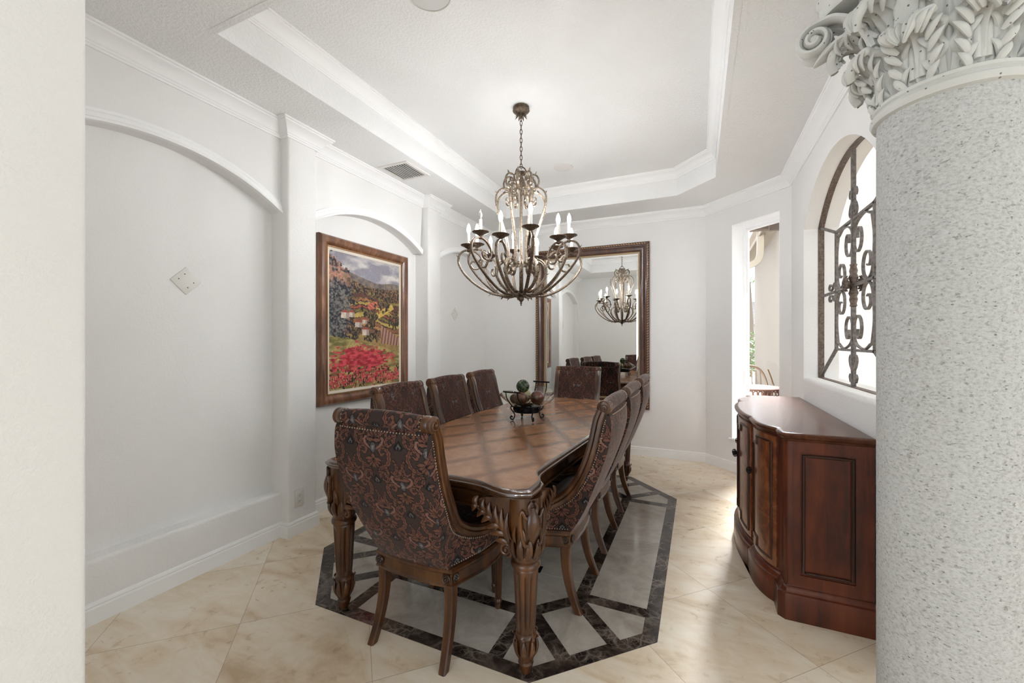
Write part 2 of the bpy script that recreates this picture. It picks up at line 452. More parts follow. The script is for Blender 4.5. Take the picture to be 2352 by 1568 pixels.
for i in range(8):
    j = (i+1) % 8
    a, b = Vector(I1[i]), Vector(I1[j]); tt = (b-a).normalized(); nn = Vector((tt.y, -tt.x)); L = .363-BW+.002
    for q, sg in ((a, 1), (b, -1)):
        p = [q, q+tt*sg*BW, q+tt*sg*BW+nn*L, q+nn*L]; mb.prism([tuple(v) for v in p], 2, -.02, .0020)
mb.build('marble_border', 'emperador', med, smooth=0)
mb = MB(); mb.box(-.035, .035, -.035, .035, 0, .0022, Matrix.Translation((-.885, 2.315, 0)) @ Matrix.Rotation(.1, 4, 'Z')); mb.build('inset_tile', 'black_marble', med, smooth=0)
mb = MB()   # joints between the centre stones of the medallion
for k in (-1, 0, 1):
    mb.box(cx-.60, cx+.60, cy+k*.62-.0012, cy+k*.62+.0012, -.01, .0013)
mb.box(cx-.0012, cx+.0012, cy-.94, cy+.94, -.01, .0013)
mb.build('stone_joint', 'speaker_mesh', med, smooth=0)

# left wall with three arched niches between two pilasters
BAYS = [(.585, 1.97, 1), (2.205, 3.605, 0), (3.83, 5.23, 0)]
def arc_pts(y0, y1, zs, rise, n=28, dz=0.):
    c_ = (y0+y1)/2; h = (y1-y0)/2; R = (h*h+rise*rise)/(2*rise); zc = zs+rise-R
    a = math.asin(h/R)
    return [(c_+math.sin(lerp(-a, a, k/n))*(R+dz), zc+math.cos(lerp(-a, a, k/n))*(R+dz)) for k in range(n+1)]
mb = MB(); mb.box(XL, XN, YN-.3, YF+.3, 0, ZS+.4)
for y0, y1 in ((1.97, 2.205), (3.605, 3.83)):
    b = .018
    pl = [(XN-.05, y0), (XN-.05, y1)]+[(XP-b+b*math.sin(a), y1-b+b*math.cos(a)) for a in [PI/2*k/4 for k in range(5)]]+[(XP-b+b*math.cos(a), y0+b-b*math.sin(a)) for a in [PI/2*k/4 for k in range(5)]]
    mb.prism(pl, 2, 0, ZS+.1)
for y0, y1, _ in BAYS:
    ye = min(y1, YF+.05)
    A = [p for p in arc_pts(y0, y1, 2.255, .205) if p[0] <= ye]
    mb.prism(A+[(ye, ZS+.1), (y0, ZS+.1)], 0, XN-.05, XA)
mb.box(XN-.05, XA, YN, .60, 0, ZS+.1)
b = .02
pr = [(XN-.05, 0), (XN-.05, .305)]+[(XA-b+b*math.sin(a), .305-b+b*math.cos(a)) for a in [PI/2*k/4 for k in range(5)]]+[(XA, 0)]
mb.prism(pr, 1, .585, 1.975)
struct(mb.build('wall_left', 'wall_paint'))
ARCHP = [(-.008, -.002), (.022, -.002), (.026, .010), (.018, .016), (.018, .036), (.012, .044), (.012, .058), (-.008, .058)]
for k, (y0, y1, _) in enumerate(BAYS):
    mb = MB(); ye = min(y1, YF-.005)
    P = [p for p in arc_pts(y0, y1, 2.255, .205, 36) if p[0] <= ye]
    rings = []
    c_ = (y0+y1)/2; h = (y1-y0)/2; R = (h*h+.205**2)/(2*.205); zc = 2.255+.205-R
    for y, z in P:
        d = Vector((0, y-c_, z-zc)).normalized()
        rings.append([Vector((XA+o, y, z))+d*u_ for o, u_ in ARCHP])
    mb.loft(rings, True, True); struct(mb.build('trim_%d' % (k+3), 'trim_paint', smooth=25))

# far wall, angled wall (with the window), right wall (with the arched opening)
mb = MB(); mb.box(XL, XC+.12, YF, YF+.2, 0, ZS+.3); struct(mb.build('wall_far', 'wall_paint', smooth=0))
# angled wall: local s along from (XC,YF) to (XR,YC), depth t outward
ang = Matrix.Translation((XC, YF, 0)) @ Matrix.Rotation(-PI/4, 4, 'Z')
LA = math.hypot(XR-XC, YF-YC); s0, s1, wz0, wz1, TW = .345, .868, .345, 2.578, .20
mb = MB()
for a, b, z0, z1 in ((-.08, s0, 0, ZS+.3), (s1, LA+.2, 0, ZS+.3), (s0, s1, 0, wz0), (s0, s1, wz1, ZS+.3)):
    mb.box(a, b, 0, TW, z0, z1, ang)
struct(mb.build('wall_angled', 'wall_paint', smooth=0))
win = bpy.data.objects.new('window_1', None); COL.objects.link(win); win.matrix_world = ang; win['kind'] = 'structure'
mb = MB()
fw = .03
for a, b, z0, z1 in ((s0, s0+fw, wz0, wz1), (s1-fw, s1, wz0, wz1), (s0+fw, s1-fw, wz0, wz0+fw), (s0+fw, s1-fw, wz1-fw, wz1)):
    mb.box(a, b, .15, .195, z0, z1); 
for a, b, z0, z1 in ((s0+fw, s0+fw+.022, wz0+fw, wz1-fw), (s1-fw-.022, s1-fw, wz0+fw, wz1-fw), (s0+fw, s1-fw, wz0+fw, wz0+fw+.022), (s0+fw, s1-fw, wz1-fw-.022, wz1-fw)):
    mb.box(a, b, .168, .19, z0, z1)
mb.build('window_frame', 'window_white', win, smooth=0)
mb = MB(); mb.box(s0+fw+.015, s1-fw-.015, .178, .182, wz0+fw+.015, wz1-fw-.015); mb.build('pane', 'window_glass', win, smooth=0)
mb = MB(); mb.bbox(s0-.03, s1+.03, -.02, .16, wz0-.018, wz0+.004, .006); mb.build('window_sill', 'trim_paint', win)
mb = MB()
for a, b in ((s0-.001, s0+.004), (s1-.004, s1+.001)): mb.box(a, b, -.001, .16, wz0, wz1)
mb.box(s0, s1, -.001, .16, wz1-.004, wz1+.001); mb.build('window_reveal', 'window_white', win, smooth=0)

# right wall: opening y 2.49..3.99, segmental head
OY0, OY1, OZ0, OZS, ORISE, XR2 = 2.49, 3.985, 1.075, 2.254, .325, 1.0
YE = 2.14
mb = MB()
mb.box(XR, XR2, YE, OY0, 0, ZS+.3); mb.box(XR, XR2, OY1, YC+.12, 0, ZS+.3)
b = .03
pr = [(XR2, 0), (XR, 0)]+[(XR+b-b*math.cos(a), OZ0-b+b*math.sin(a)) for a in [PI/2*k/5 for k in range(6)]]+[(XR2, OZ0)]
mb.prism(pr, 1, OY0, OY1)
A = arc_pts(OY0, OY1, OZS, ORISE, 32)
mb.prism(A+[(OY1, ZS+.3), (OY0, ZS+.3)], 0, XR, XR2)
struct(mb.build('wall_right', 'wall_paint', smooth=30))

# front wall stub beside the opening, header over the opening
mb = MB(); mb.bbox(XL-1.6, -1.2, YN-.38, YN, 0, 3.3, .012); struct(mb.build('wall_front', 'wall_paint'))
d = Vector((.71+1.2, 1.73-YN+.15, 0)); L = d.length
hm = Matrix.Translation((-1.2, YN-.15, 0)) @ Matrix.Rotation(math.atan2(d.y, d.x), 4, 'Z')
mb = MB(); mb.box(-.15, L+.25, -.15, .15, 2.62, 3.3, hm); struct(mb.build('wall_header', 'wall_paint', smooth=0))

# ceiling: soffit ring with tray
TR = [(-2.155, 1.252), (.148, 1.252), (.148, 4.232), (-.20, 4.60), (-2.155, 4.60)]
mb = MB()
outer = [(XL, YN-.1), (1.05, YN-.1), (1.05, YF+.2), (XL, YF+.2)]
def slab(poly): mb.prism(poly, 2, ZS, ZS+.04)
slab([(XL, YN-.1), (1.05, YN-.1), (1.05, 1.252), (XL, 1.252)])
slab([(XL, 1.252), (-2.155, 1.252), (-2.155, 4.60), (XL, 4.60)])
slab([(.148, 1.252), (1.05, 1.252), (1.05, 4.232), (.148, 4.232)])
slab([(.148, 4.232), (1.05, 4.232), (1.05, 4.60), (-.20, 4.60)])
slab([(XL, 4.60), (1.05, 4.60), (1.05, YF+.2), (XL, YF+.2)])
struct(mb.build('ceiling', 'ceiling_paint', smooth=0))
mb = MB(); mb.box(-2.4, .4, 1.0, 4.9, ZC, ZC+.06); struct(mb.build('ceiling_tray', 'ceiling_paint', smooth=0))
mb = MB(); n = len(TR)
for i in range(n):
    a, b = Vector(TR[i]), Vector(TR[(i+1) % n]); tt = (b-a).normalized(); nn = Vector((tt.y, -tt.x))
    ii = -nn*.003; mb.prism([tuple(a+ii), tuple(b+ii), tuple(b+nn*.03+tt*.01), tuple(a+nn*.03-tt*.01)], 2, ZS-.0015, ZC+.02)
struct(mb.build('ceiling_fascia', 'ceiling_paint', smooth=0))
CROWN = [(0, -.105), (.010, -.105), (.012, -.094), (.018, -.090), (.020, -.082), (.026, -.078), (.036, -.060), (.055, -.040), (.078, -.027), (.084, -.024), (.086, -.014), (.094, -.012), (.096, 0), (0, 0)]
mb = MB()
CP = [Vector((x, y, ZC)) for x, y in TR]
mb.sweep([(o*.85, h*.85) for o, h in CROWN], CP, closed=True, side=-1); struct(mb.build('trim_1', 'trim_paint', smooth=25))
mb = MB()
e = .0
CW = [(XA, YN), (XA, 1.97), (XP, 1.97), (XP, 2.205), (XA, 2.205), (XA, 3.605), (XP, 3.605), (XP, 3.83), (XA, 3.83), (XA, YF), (XC, YF), (XR, YC), (XR, YE)]
mb.sweep([(o*.95, h*.95) for o, h in CROWN], [(x, y, ZS) for x, y in CW], side=1); struct(mb.build('trim_2', 'trim_paint', smooth=25))
# baseboards
BASE = [(-.004, 0), (.014, 0), (.014, .074), (.011, .080), (.008, .082), (.011, .088), (.007, .098), (0, .104), (-.004, .104)]
def baseboard(name, path):
    m_ = MB(); m_.sweep(BASE, [(x, y, 0) for x, y in path], side=1); return struct(m_.build(name, 'trim_paint', smooth=25))
baseboard('baseboard_left', [(XA, YN), (XA, 1.97), (XP, 1.97), (XP, 2.205), (XN, 2.205), (XN, 3.605), (XP, 3.605), (XP, 3.83), (XN, 3.83), (XN, YF-.001)])
baseboard('baseboard_far', [(XN, YF), (XC, YF), (XR, YC)])
baseboard('baseboard_right', [(XR, YC), (XR, YE)])

# hall behind the camera and the room beyond the arched opening
mb = MB(); mb.box(-4.7, -4.5, -4.2, YN, 0, 3.4); struct(mb.build('wall_hall', 'hall_paint', smooth=0))
mb = MB(); mb.box(-4.7, 4.8, -4.4, -4.2, 0, 3.4); struct(mb.build('wall_back', 'hall_paint', smooth=0))  # unseen wall, added to keep the sky light out of the hall
mb = MB(); mb.box(4.6, 4.8, -4.2, 5.4, 0, 3.4); struct(mb.build('wall_east', 'hall_paint', smooth=0))
mb = MB(); mb.box(-4.5, 4.6, -4.2, YN-.1, 3.3, 3.4); mb.box(1.05, 4.6, YN-.1, 5.4, 3.3, 3.4); mb.box(-.6, 1.05, YN-.1, 1.75, 3.3, 3.4); struct(mb.build('ceiling_hall', 'hall_paint', smooth=0))
mb = MB(); mb.box(.95, 4.6, 5.0, 5.2, 0, 3.4); struct(mb.build('wall_north', 'hall_paint', smooth=0))
# ================================================================== FABRIC PATTERN (drawn in numpy, stored per vertex)
def seg_dist(px, py, poly):
    """distance of points to a polyline and the parameter (0..1) of the nearest point"""
    best = np.full(px.shape, 1e9); par = np.zeros(px.shape)
    P = np.asarray(poly); ln = np.concatenate([[0], np.cumsum(np.hypot(*np.diff(P, axis=0).T))]); ln /= ln[-1]
    for i in range(len(P)-1):
        (x0, y0), (x1, y1) = P[i], P[i+1]; dx, dy = x1-x0, y1-y0; q = dx*dx+dy*dy+1e-12
        t_ = np.clip(((px-x0)*dx+(py-y0)*dy)/q, 0, 1)
        d = np.hypot(px-x0-t_*dx, py-y0-t_*dy); m_ = d < best
        best = np.where(m_, d, best); par = np.where(m_, ln[i]+t_*(ln[i+1]-ln[i]), par)
    return best, par
def c2(pts, n=6): return [(p.x, p.y) for p in crom([(a, b, 0) for a, b in pts], n)]
TW_, TH_ = .25, .30
def damask_tile(res=.0012):
    nx, ny = int(TW_/res), int(TH_/res)
    xs, ys = np.meshgrid((np.arange(nx)+.5)*res, (np.arange(ny)+.5)*res, indexing='ij')
    C = np.empty(xs.shape+(3,)); C[:] = lin((55, 43, 39))
    hb = rng.random(xs.shape)
    C *= (.85+.3*hb)[..., None]
    rust, dark, silver, pale = [np.array(lin(c)) for c in ((104, 68, 56), (20, 17, 18), (112, 109, 110), (122, 88, 76))]
    def layer(dst, d, w, col, outl=.0032):
        nonlocal C
        m0 = d < w+outl; C[m0] = dark*(.8+.4*hb[m0])[:, None]
        m1 = d < w; C[m1] = (col*(.78+.44*hb[m1])[:, None])
    strokes = []
    # large acanthus C-scrolls, volutes, palmette, fan, vase (right half, mirrored below)
    strokes.append((c2([(.014, -.062), (.045, -.068), (.074, -.045), (.080, -.012), (.066, .014), (.044, .016), (.034, .000), (.044, -.014), (.056, -.008)]), .0085, 'rust', 22))
    strokes.append((c2([(.070, .020), (.094, .034), (.102, .062), (.086, .085), (.064, .080), (.058, .062), (.072, .054)]), .0075, 'rust', 18))
    strokes.append((c2([(.010, .006), (.026, .014), (.044, .030), (.046, .046), (.030, .048), (.026, .036)]), .0055, 'pale', 0))
    strokes.append((c2([(.020, -.085), (.046, -.092), (.062, -.112), (.050, -.128), (.034, -.120)]), .0065, 'rust', 16))
    strokes.append((c2([(.100, -.030), (.112, -.058), (.098, -.086), (.080, -.080)]), .006, 'rust', 14))
    for k in range(4):      # palmette petals
        a = math.radians(8+26*k); L = .048-.005*k
        strokes.append((c2([(.003, .040), (.5*L*math.sin(a)+.002, .040+.55*L*math.cos(a)), (L*math.sin(a), .040+L*math.cos(a))]), .0068, 'rust', 0))
    for k in range(4):      # lower fan
        a = math.radians(172-24*k); L = .040
        strokes.append((c2([(.004, -.030), (.6*L*math.sin(a), -.030+.6*L*math.cos(a)), (L*math.sin(a), -.030+L*math.cos(a))]), .0062, 'rust', 0))
    cols = {'rust': rust, 'pale': pale, 'silver': silver}
    for ox in (-1, 0, 1, 2):
        for oy in (-1, 0, 1, 2):
            for hd in (0, 1):
                mx_, my_ = ox*TW_+hd*TW_/2, oy*TH_+hd*TH_/2
                if mx_ < -.13 or mx_ > TW_+.13 or my_ < -.14 or my_ > TH_+.14: continue
                lx, ly = np.abs(xs-mx_), ys-my_
                sel = (lx < .13) & (np.abs(ly) < .14)
                if not sel.any(): continue
                for pl, w, cn, ser in strokes:
                    d, par = seg_dist(lx[sel], ly[sel], pl)
                    ww = w*.84*(.50+.78*np.sin(PI*np.clip(par, .04, .96)))
                    if ser: ww = ww*(1+.30*np.sin(par*ser*2*PI/2.2))
                    D = np.full(xs.shape, 1e9); D[sel] = d-ww; layer(C, D, 0., cols[cn])
                    if ser:   # dark central vein
                        D[sel] = np.where((par > .1) & (par < .75), d-.0012, 1e9); C[D < 0] = dark
                # vase and beads
                D = np.full(xs.shape, 1e9); D[sel] = np.hypot(lx[sel]/.6, ly[sel]-.012)-.020; layer(C, D, 0., silver*.5, .0045)
                D[sel] = np.hypot(lx[sel], (ly[sel]-.012)/1.7)-.006; layer(C, D, 0., silver, .001)
                D[sel] = np.hypot(lx[sel], ly[sel]+.022)-.009; layer(C, D, 0., rust, .003)
                # black diamond link at the half-way point
                q = np.abs(lx)+np.abs(ly+.128)*.8
                s2 = q < .024; C[s2 & sel] = dark
                C[(q < .012) & sel] = silver*.6
                s3 = (lx < .0035) & (ly < -.125) & (ly > -.152); C[s3 & sel] = dark
    return C
TILE = damask_tile()
def damask(u_, v_, contrast=1., flowers=False):
    n0, n1 = TILE.shape[:2]
    i = (np.floor((u_ % TW_)/TW_*n0).astype(int)) % n0; j = (np.floor((v_ % TH_)/TH_*n1).astype(int)) % n1
    C = TILE[i, j]
    if contrast < 1: C = np.array(lin((66, 44, 38)))*(1-contrast)+C*contrast
    if flowers:
        C = C.copy()
        for fx in (-.11, .11):
            for k, fy in enumerate((.06, .19, .34, .50)):
                ox = fx*(.25 if k % 2 else 1)
                a = np.arctan2(v_-fy, u_-ox); r = np.hypot(u_-ox, v_-fy)
                m_ = (r < .004+.013*np.abs(np.cos(1.5*(a-PI/2)))**4) & (r > .002)
                C[m_] = lin((112, 104, 104))
    return C

# ================================================================== DINING CHAIR (local: x across, y forward, z up, y = 0 under the scroll)
def resample(pts, n):
    P = np.asarray(pts, float); d = np.concatenate([[0], np.cumsum(np.hypot(*np.diff(P, axis=0).T))])
    t_ = np.linspace(0, d[-1], n); return np.stack([np.interp(t_, d, P[:, 0]), np.interp(t_, d, P[:, 1])], 1), d[-1]
RAIL = c2([(.012, 1.030), (.030, .985), (.042, .930), (.058, .860), (.086, .770), (.128, .680), (.182, .605), (.245, .555), (.315, .522), (.390, .505), (.460, .498), (.540, .492), (.595, .478)], 6)
BACK = c2([(-.010, 1.026), (-.027, 1.005), (-.032, .960), (-.030, .905), (-.012, .825), (.022, .725), (.062, .625), (.100, .535), (.142, .456), (.176, .400)], 6)
LOWER = c2([(.176, .400), (.28, .397), (.41, .394), (.54, .392), (.608, .392)], 6)
def apron_hw(y): return float(np.interp(y, [-.1, .16, .19, .28, .37, .46, .55, .60, .66], [.192, .192, .196, .224, .250, .258, .248, .230, .195]))
def hw(y, z): return lerp(apron_hw(y), .243, sstep(.42, .72, z))
HW = np.vectorize(hw)
def make_chair(name, label):
    root = thing(name, label, 'chair')
    pcs = []
    # outer back
    P, L = resample(BACK, 210); s = np.linspace(0, L, 210); xx = np.linspace(-1, 1, 160)
    w = HW(P[:, 0], P[:, 1])-.004
    V = np.empty((210, 160, 3)); V[..., 0] = w[:, None]*xx[None]
    bow = (1-xx[None]**2)
    V[..., 1] = P[:, 0][:, None]-.012*bow*np.clip(s/.07, 0, 1)[:, None]; V[..., 2] = P[:, 1][:, None]
    pcs.append((V, damask(V[..., 0]+TW_/2*.12, (.10-s)[:, None]+0*xx[None])))
    # roll along the top (fabric), between the wooden scroll caps
    a = np.linspace(-.65*PI, 1.38*PI, 64); xr = np.linspace(-.203, .203, 150)
    V = np.empty((64, 150, 3)); rr = .031
    V[..., 0] = xr[None]; V[..., 1] = (rr*np.cos(PI-a))[:, None]+0*xr; V[..., 2] = 1.045+(rr*np.sin(PI-a))[:, None]+0*xr
    V[..., 2] += (.010*np.maximum(0, np.sin(a))[:, None])*(1-(xr/.206)**2)[None]
    pcs.append((V, damask(V[..., 0]+TW_/2*.12, (.155-a*rr)[:, None]+0*xr[None])))
    # sides between rail and outer back / apron
    R, LR = resample(RAIL, 300); B, LB = resample(BACK+LOWER[1:], 300)
    tt = np.linspace(0, 1, 56)
    for sx in (-1, 1):
        Q = R[:, None]*(1-tt)[None, :, None]+B[:, None]*tt[None, :, None]
        V = np.empty((300, 56, 3)); V[..., 0] = sx*(HW(Q[..., 0], Q[..., 1])-.004+.006*np.sin(PI*tt)[None]); V[..., 1] = Q[..., 0]; V[..., 2] = Q[..., 1]
        pcs.append((V, damask(Q[..., 0]*1.0+.03, Q[..., 1]+.05)))
    # inner back down into the seat
    IN = c2([(.020, 1.055), (.036, .985), (.052, .925), (.072, .855), (.102, .768), (.146, .680), (.20, .608), (.26, .56), (.32, .535)], 6)
    P, L = resample(IN, 170); s = np.linspace(0, L, 170); xx = np.linspace(-1, 1, 92)
    w = HW(P[:, 0], P[:, 1])-.03
    V = np.empty((170, 92, 3)); V[..., 0] = w[:, None]*xx; V[..., 1] = P[:, 0][:, None]+.010*(1-xx**2)[None]; V[..., 2] = P[:, 1][:, None]+.004*(1-xx**2)[None]
    pcs.append((V, damask(V[..., 0]+.01, (.2-s)[:, None]+0*xx[None], .5, False)*1.0))
    U_, S_ = V[..., 0], s[:, None]+0*xx[None]
    C = pcs[-1][1]; Cf = damask(U_, S_, 0, True); flo = np.abs(Cf-np.array(lin((112, 104, 104)))).sum(-1) < 1e-4; C[flo] = lin((112, 104, 104))
    # bottom / front closing faces
    V = np.empty((12, 24, 3)); yy = np.linspace(.18, .608, 24); q = np.linspace(-1, 1, 12)
    V[..., 0] = q[:, None]*np.array([apron_hw(y)-.006 for y in yy])[None]; V[..., 1] = yy[None]; V[..., 2] = .394
    pcs.append((V, np.full(V.shape, lin((40, 30, 28)))))
    V = np.empty((40, 24, 3)); q = np.linspace(-1, 1, 40); zz = np.linspace(.392, .478, 24)
    V[..., 0] = q[:, None]*.226; V[..., 1] = .608+.03*(1-q**2)[:, None]; V[..., 2] = zz[None]
    pcs.append((V, damask(V[..., 0], V[..., 2])))
    gridmesh(pcs, 'backrest', 'damask', root)
    # seat cushion
    yy = np.linspace(.19, .632, 90); q = np.linspace(-1, 1, 80)
    V = np.empty((90, 80, 3)); w = np.array([apron_hw(y) for y in yy])-.03
    V[..., 0] = w[:, None]*q; V[..., 1] = yy[:, None]+.0*q
    e = (1-np.abs(q)**6)[None]*(1-np.abs((yy-.411)/.221)**8)[:, None]
    V[..., 2] = .44+.075*np.sqrt(np.maximum(e, 0))
    gridmesh([(V, damask(V[..., 0]+.01, V[..., 1], .6))], 'seat', 'damask', root)
    # wooden side rails with scroll ends
    for sx in (-1, 1):
        mb = MB(); rings = []
        RR, L = resample(RAIL, 60)
        for i in range(60):
            a, b = RR[max(i-1, 0)], RR[min(i+1, 59)]; T = (b-a)/np.hypot(*(b-a)); nrm = np.array([T[1], -T[0]])*-1   # towards the seat side
            wd = lerp(.024, .026, i/59.); x0 = sx*(hw(*RR[i])-.002)
            prof = [(-.020, -wd), (.012, -wd), (.016, -wd*.8), (.016, -wd*.25), (.011, -wd*.10), (.016, .05*wd), (.017, wd*.5), (.010, wd*.92), (-.004, wd), (-.034, wd*.8), (-.040, 0)]
            rings.append([(x0+sx*u_, RR[i][0]+nrm[0]*v_, RR[i][1]+nrm[1]*v_) for u_, v_ in prof])
        mb.loft(rings, True, True)
        # scroll: drum plus a raised spiral on its outer face
        mb.lathe([(.001, -.030), (.030, -.030), (.034, -.026), (.034, -.004), (.031, .002), (.034, .008), (.034, .016), (.028, .020), (.001, .020)], 28, mat=Matrix.Translation((sx*.233, 0, 1.045)) @ Matrix.Rotation(sx*PI/2, 4, 'Y'))
        sp = [(sx*.253, (.006+.019*k/40)*math.cos(-.3-2*PI*1.6*k/40)*-1, 1.045+(.006+.019*k/40)*math.sin(-.3-2*PI*1.6*k/40)) for k in range(41)]
        mb.tube(sp, .0038, 6)
        mb.ball((sx*.254, 0, 1.045), .007, 8, 6)
        r_ = mb.build('side_rail', 'walnut', root)
    # nailheads along each rail and lower edge, and in the crease under the roll
    for sx in (-1, 1):
        mb = MB()
        def stud(x, y, z, r=.0034): mb.ball((x, y, z), r, 6, 4)
        RR, L = resample(RAIL, 78)
        for i in range(3, 78):
            a, b = RR[i-1], RR[min(i+1, 77)]; T = (b-a)/np.hypot(*(b-a)); nrm = np.array([T[1], -T[0]])
            p = RR[i]+nrm*.034; stud(sx*(hw(p[0], p[1])+.001), p[0], p[1])
        mb.build('nailhead_trim', 'nail_brass', root, smooth=80); mb = MB()
        for k in range(34):
            y = .195+.0122*k; stud(sx*(apron_hw(y)-.001), y, .412)
        mb.build('nailhead_trim', 'nail_brass', root, smooth=80); mb = MB()
        for k in range(9):
            a = PI*.55+k*PI*.16; stud(sx*.203, .033*math.cos(a), 1.045+.033*math.sin(a), .003)
        mb.build('nailhead_trim', 'nail_brass', root, smooth=80)
    mb = MB()
    for k in range(29):
        x = -.203+.0145*k; stud(x, -.030-.012*(1-(x/.243)**2), 1.010)
    mb.build('nailhead_trim', 'nail_brass', root, smooth=80)
    # apron
    mb = MB()
    ys = [.188, .21, .24, .28, .32, .36, .40, .45, .50, .54, .58, .61, .632]
    xs_ = [apron_hw(y)+.004 for y in ys]; xs_[-1] = .20
    path = [(-x, y) for x, y in zip(xs_, ys)][::-1]+[(-.12, .175), (0, .170), (.12, .175)]+[(x, y) for x, y in zip(xs_, ys)]+[(.12, .652), (0, .659), (-.12, .652)]
    PR = [(.0, .326), (.012, .326), (.014, .334), (.007, .340), (.007, .379), (.013, .387), (.013, .397), (.004, .405), (-.02, .405), (-.03, .326)]
    mb.sweep([(o, h) for o, h in PR], [(x, y, 0) for x, y in path], closed=True, side=1)
    mb.build('seat_frame', 'walnut', root)
    # rear sabre legs with rosettes
    for sx in (-1, 1):
        mb = MB(); rings = []
        for k in range(15):
            q = k/14; z = lerp(.402, 0, q); y = .202+.006*math.sin(PI*q)-.072*max(0, q-.25)**2*1.6; x = sx*(.183+.022*max(0, q-.3)**2)
            wx, wy = lerp(.0235, .017, q), lerp(.026, .019, q)
            c_ = .006
            rings.append([(x+a*(wx-(c_ if i % 2 else 0)), y+b*(wy-(0 if i % 2 else c_)), z) for i, (a, b) in enumerate(((1, 1), (1, 1), (-1, 1), (-1, 1), (-1, -1), (-1, -1), (1, -1), (1, -1)))])
        rings = [[r[0], r[1], r[3], r[2], r[4], r[5], r[7], r[6]] for r in rings]
        mb.loft(rings, True, True); lg = mb.build('leg', 'walnut', root)
        mb = MB(); m_ = Matrix.Translation((sx*.183, .173, .364)) @ Matrix.Rotation(PI/2, 4, 'X')
        mb.lathe([(.001, .0), (.019, .0), (.021, .004), (.019, .008), (.016, .006), (.015, .004), (.001, .004)], 20, mat=m_)
        for k in range(8): mb.ball((sx*.183+.0105*math.cos(k*PI/4), .168, .364+.0105*math.sin(k*PI/4)), .0042, 6, 5)
        mb.ball((sx*.183, .167, .364), .005, 8, 6); mb.build('rosette', 'walnut_dark', lg)
        # rosette on the outer side as well
        mb = MB(); m_ = Matrix.Translation((sx*.209, .202, .364)) @ Matrix.Rotation(sx*PI/2, 4, 'Y')
        mb.lathe([(.001, .0), (.019, .0), (.021, .004), (.019, .008), (.016, .006), (.015, .004), (.001, .004)], 20, mat=m_)
        for k in range(8): mb.ball((sx*.214, .202+.0105*math.cos(k*PI/4), .364+.0105*math.sin(k*PI/4)), .0042, 6, 5)
        mb.ball((sx*.215, .202, .364), .005, 8, 6); mb.build('rosette', 'walnut_dark', lg)
    # front turned, fluted legs
    def flute(n, dep, z0, z1):
        def f_(a, z):
            e = sstep(z0, z0+.02, z)*(1-sstep(z1-.02, z1, z)); return 1-dep*e*max(0, math.cos(n*a))**1.5
        return f_
    for sx in (-1, 1):
        mb = MB()
        pr = [(.006, 0), (.013, .002), (.016, .012), (.013, .028), (.019, .036), (.019, .046), (.015, .052)]+[(lerp(.016, .024, k/16), lerp(.056, .290, k/16)) for k in range(17)]+[(.028, .300), (.029, .312), (.024, .320), (.026, .332), (.026, .345), (.024, .36)]
        mb.lathe(pr, 32, mod=flute(8, .20, .06, .285)); mb.bbox(-.024, .024, -.024, .024, .326, .402, .003)
        mb.build('leg', 'walnut', root, loc=(sx*.205, .600, 0))
    return root
CX_T, CY_T = -1.15, 2.86
ch0 = make_chair('dining_chair', 'damask chair at the near head of the table, its patterned back to the viewer')
index_kids()
def place(o, x, y, rz, label=None, group='upholstered dining chairs round the table'):
    o.location = (x, y, 0); o.rotation_euler = (0, 0, rz); o['group'] = group
    if label: o['label'] = label
    return o
chairs = [(-1.152, 1.302, math.radians(-1.5), None),
    (-1.838, 2.222, -PI/2+.05, 'damask chair nearest the viewer on the painting side, its scroll back below the painting'),
    (-1.868, 2.850, -PI/2+.04, 'damask chair in the middle of three along the side of the table below the painting'),
    (-1.925, 3.540, -PI/2+.05, 'damask chair on the painting side of the table, the one farthest from the viewer'),
    (-.408, 2.215, PI/2-.0, 'damask chair seen from its side, nearest the carved near corner leg of the table'),
    (-.412, 2.862, PI/2-.0, 'damask chair in the middle of three on the window side of the table'),
    (-.42, 3.560, PI/2-.0, 'damask chair on the window side, the last one before the mirror wall'),
    (-1.235, 4.560, PI, 'damask chair at the far head of the table, in front of the big mirror')]
for i, (x, y, r, lb) in enumerate(chairs):
    o = ch0 if i == 0 else copy_tree(ch0)
    place(o, x, y, r, lb)

# ================================================================== DINING TABLE
HWT, HLT = .565, 1.385
def quarter():   # outline of one quarter, from mid front (0, -HLT+) to mid side (HWT, 0); serpentine with an ear at the corner
    return c2([(0, -1.330), (.14, -1.330), (.25, -1.334), (.33, -1.346), (.395, -1.372), (.45, -1.386), (.505, -1.380), (.540, -1.362)], 5)+ \
           c2([(.556, -1.352), (.560, -1.33), (.560, -1.26)], 3)+c2([(.552, -1.21), (.522, -1.165), (.503, -1.11), (.502, -1.02), (.512, -.85), (.532, -.55), (.552, -.25), (.556, 0)], 6)
Q = quarter()
def full(Qp):
    a = Qp[:-1]; return a+[(x, -y) for x, y in reversed(Qp)][:-1]+[(-x, -y) for x, y in Qp[:-1]]+[(-x, y) for x, y in reversed(Qp)][:-1]
OUT = full(Q)
def offs(poly, d):
    n = len(poly); out = []
    for i in range(n):
        a, b, c_ = Vector(poly[i-1]), Vector(poly[i]), Vector(poly[(i+1) % n])
        d1, d2 = (b-a), (c_-b)
        if d1.length < 1e-9: d1 = d2
        if d2.length < 1e-9: d2 = d1
        d1.normalize(); d2.normalize()
        n1, n2 = Vector((d1.y, -d1.x)), Vector((d2.y, -d2.x)); m_ = n1+n2
        if m_.length < 1e-6: m_ = n1
        m_.normalize(); m_ = m_/max(m_.dot(n1), .5); out.append(tuple(b+m_*d))
    return out
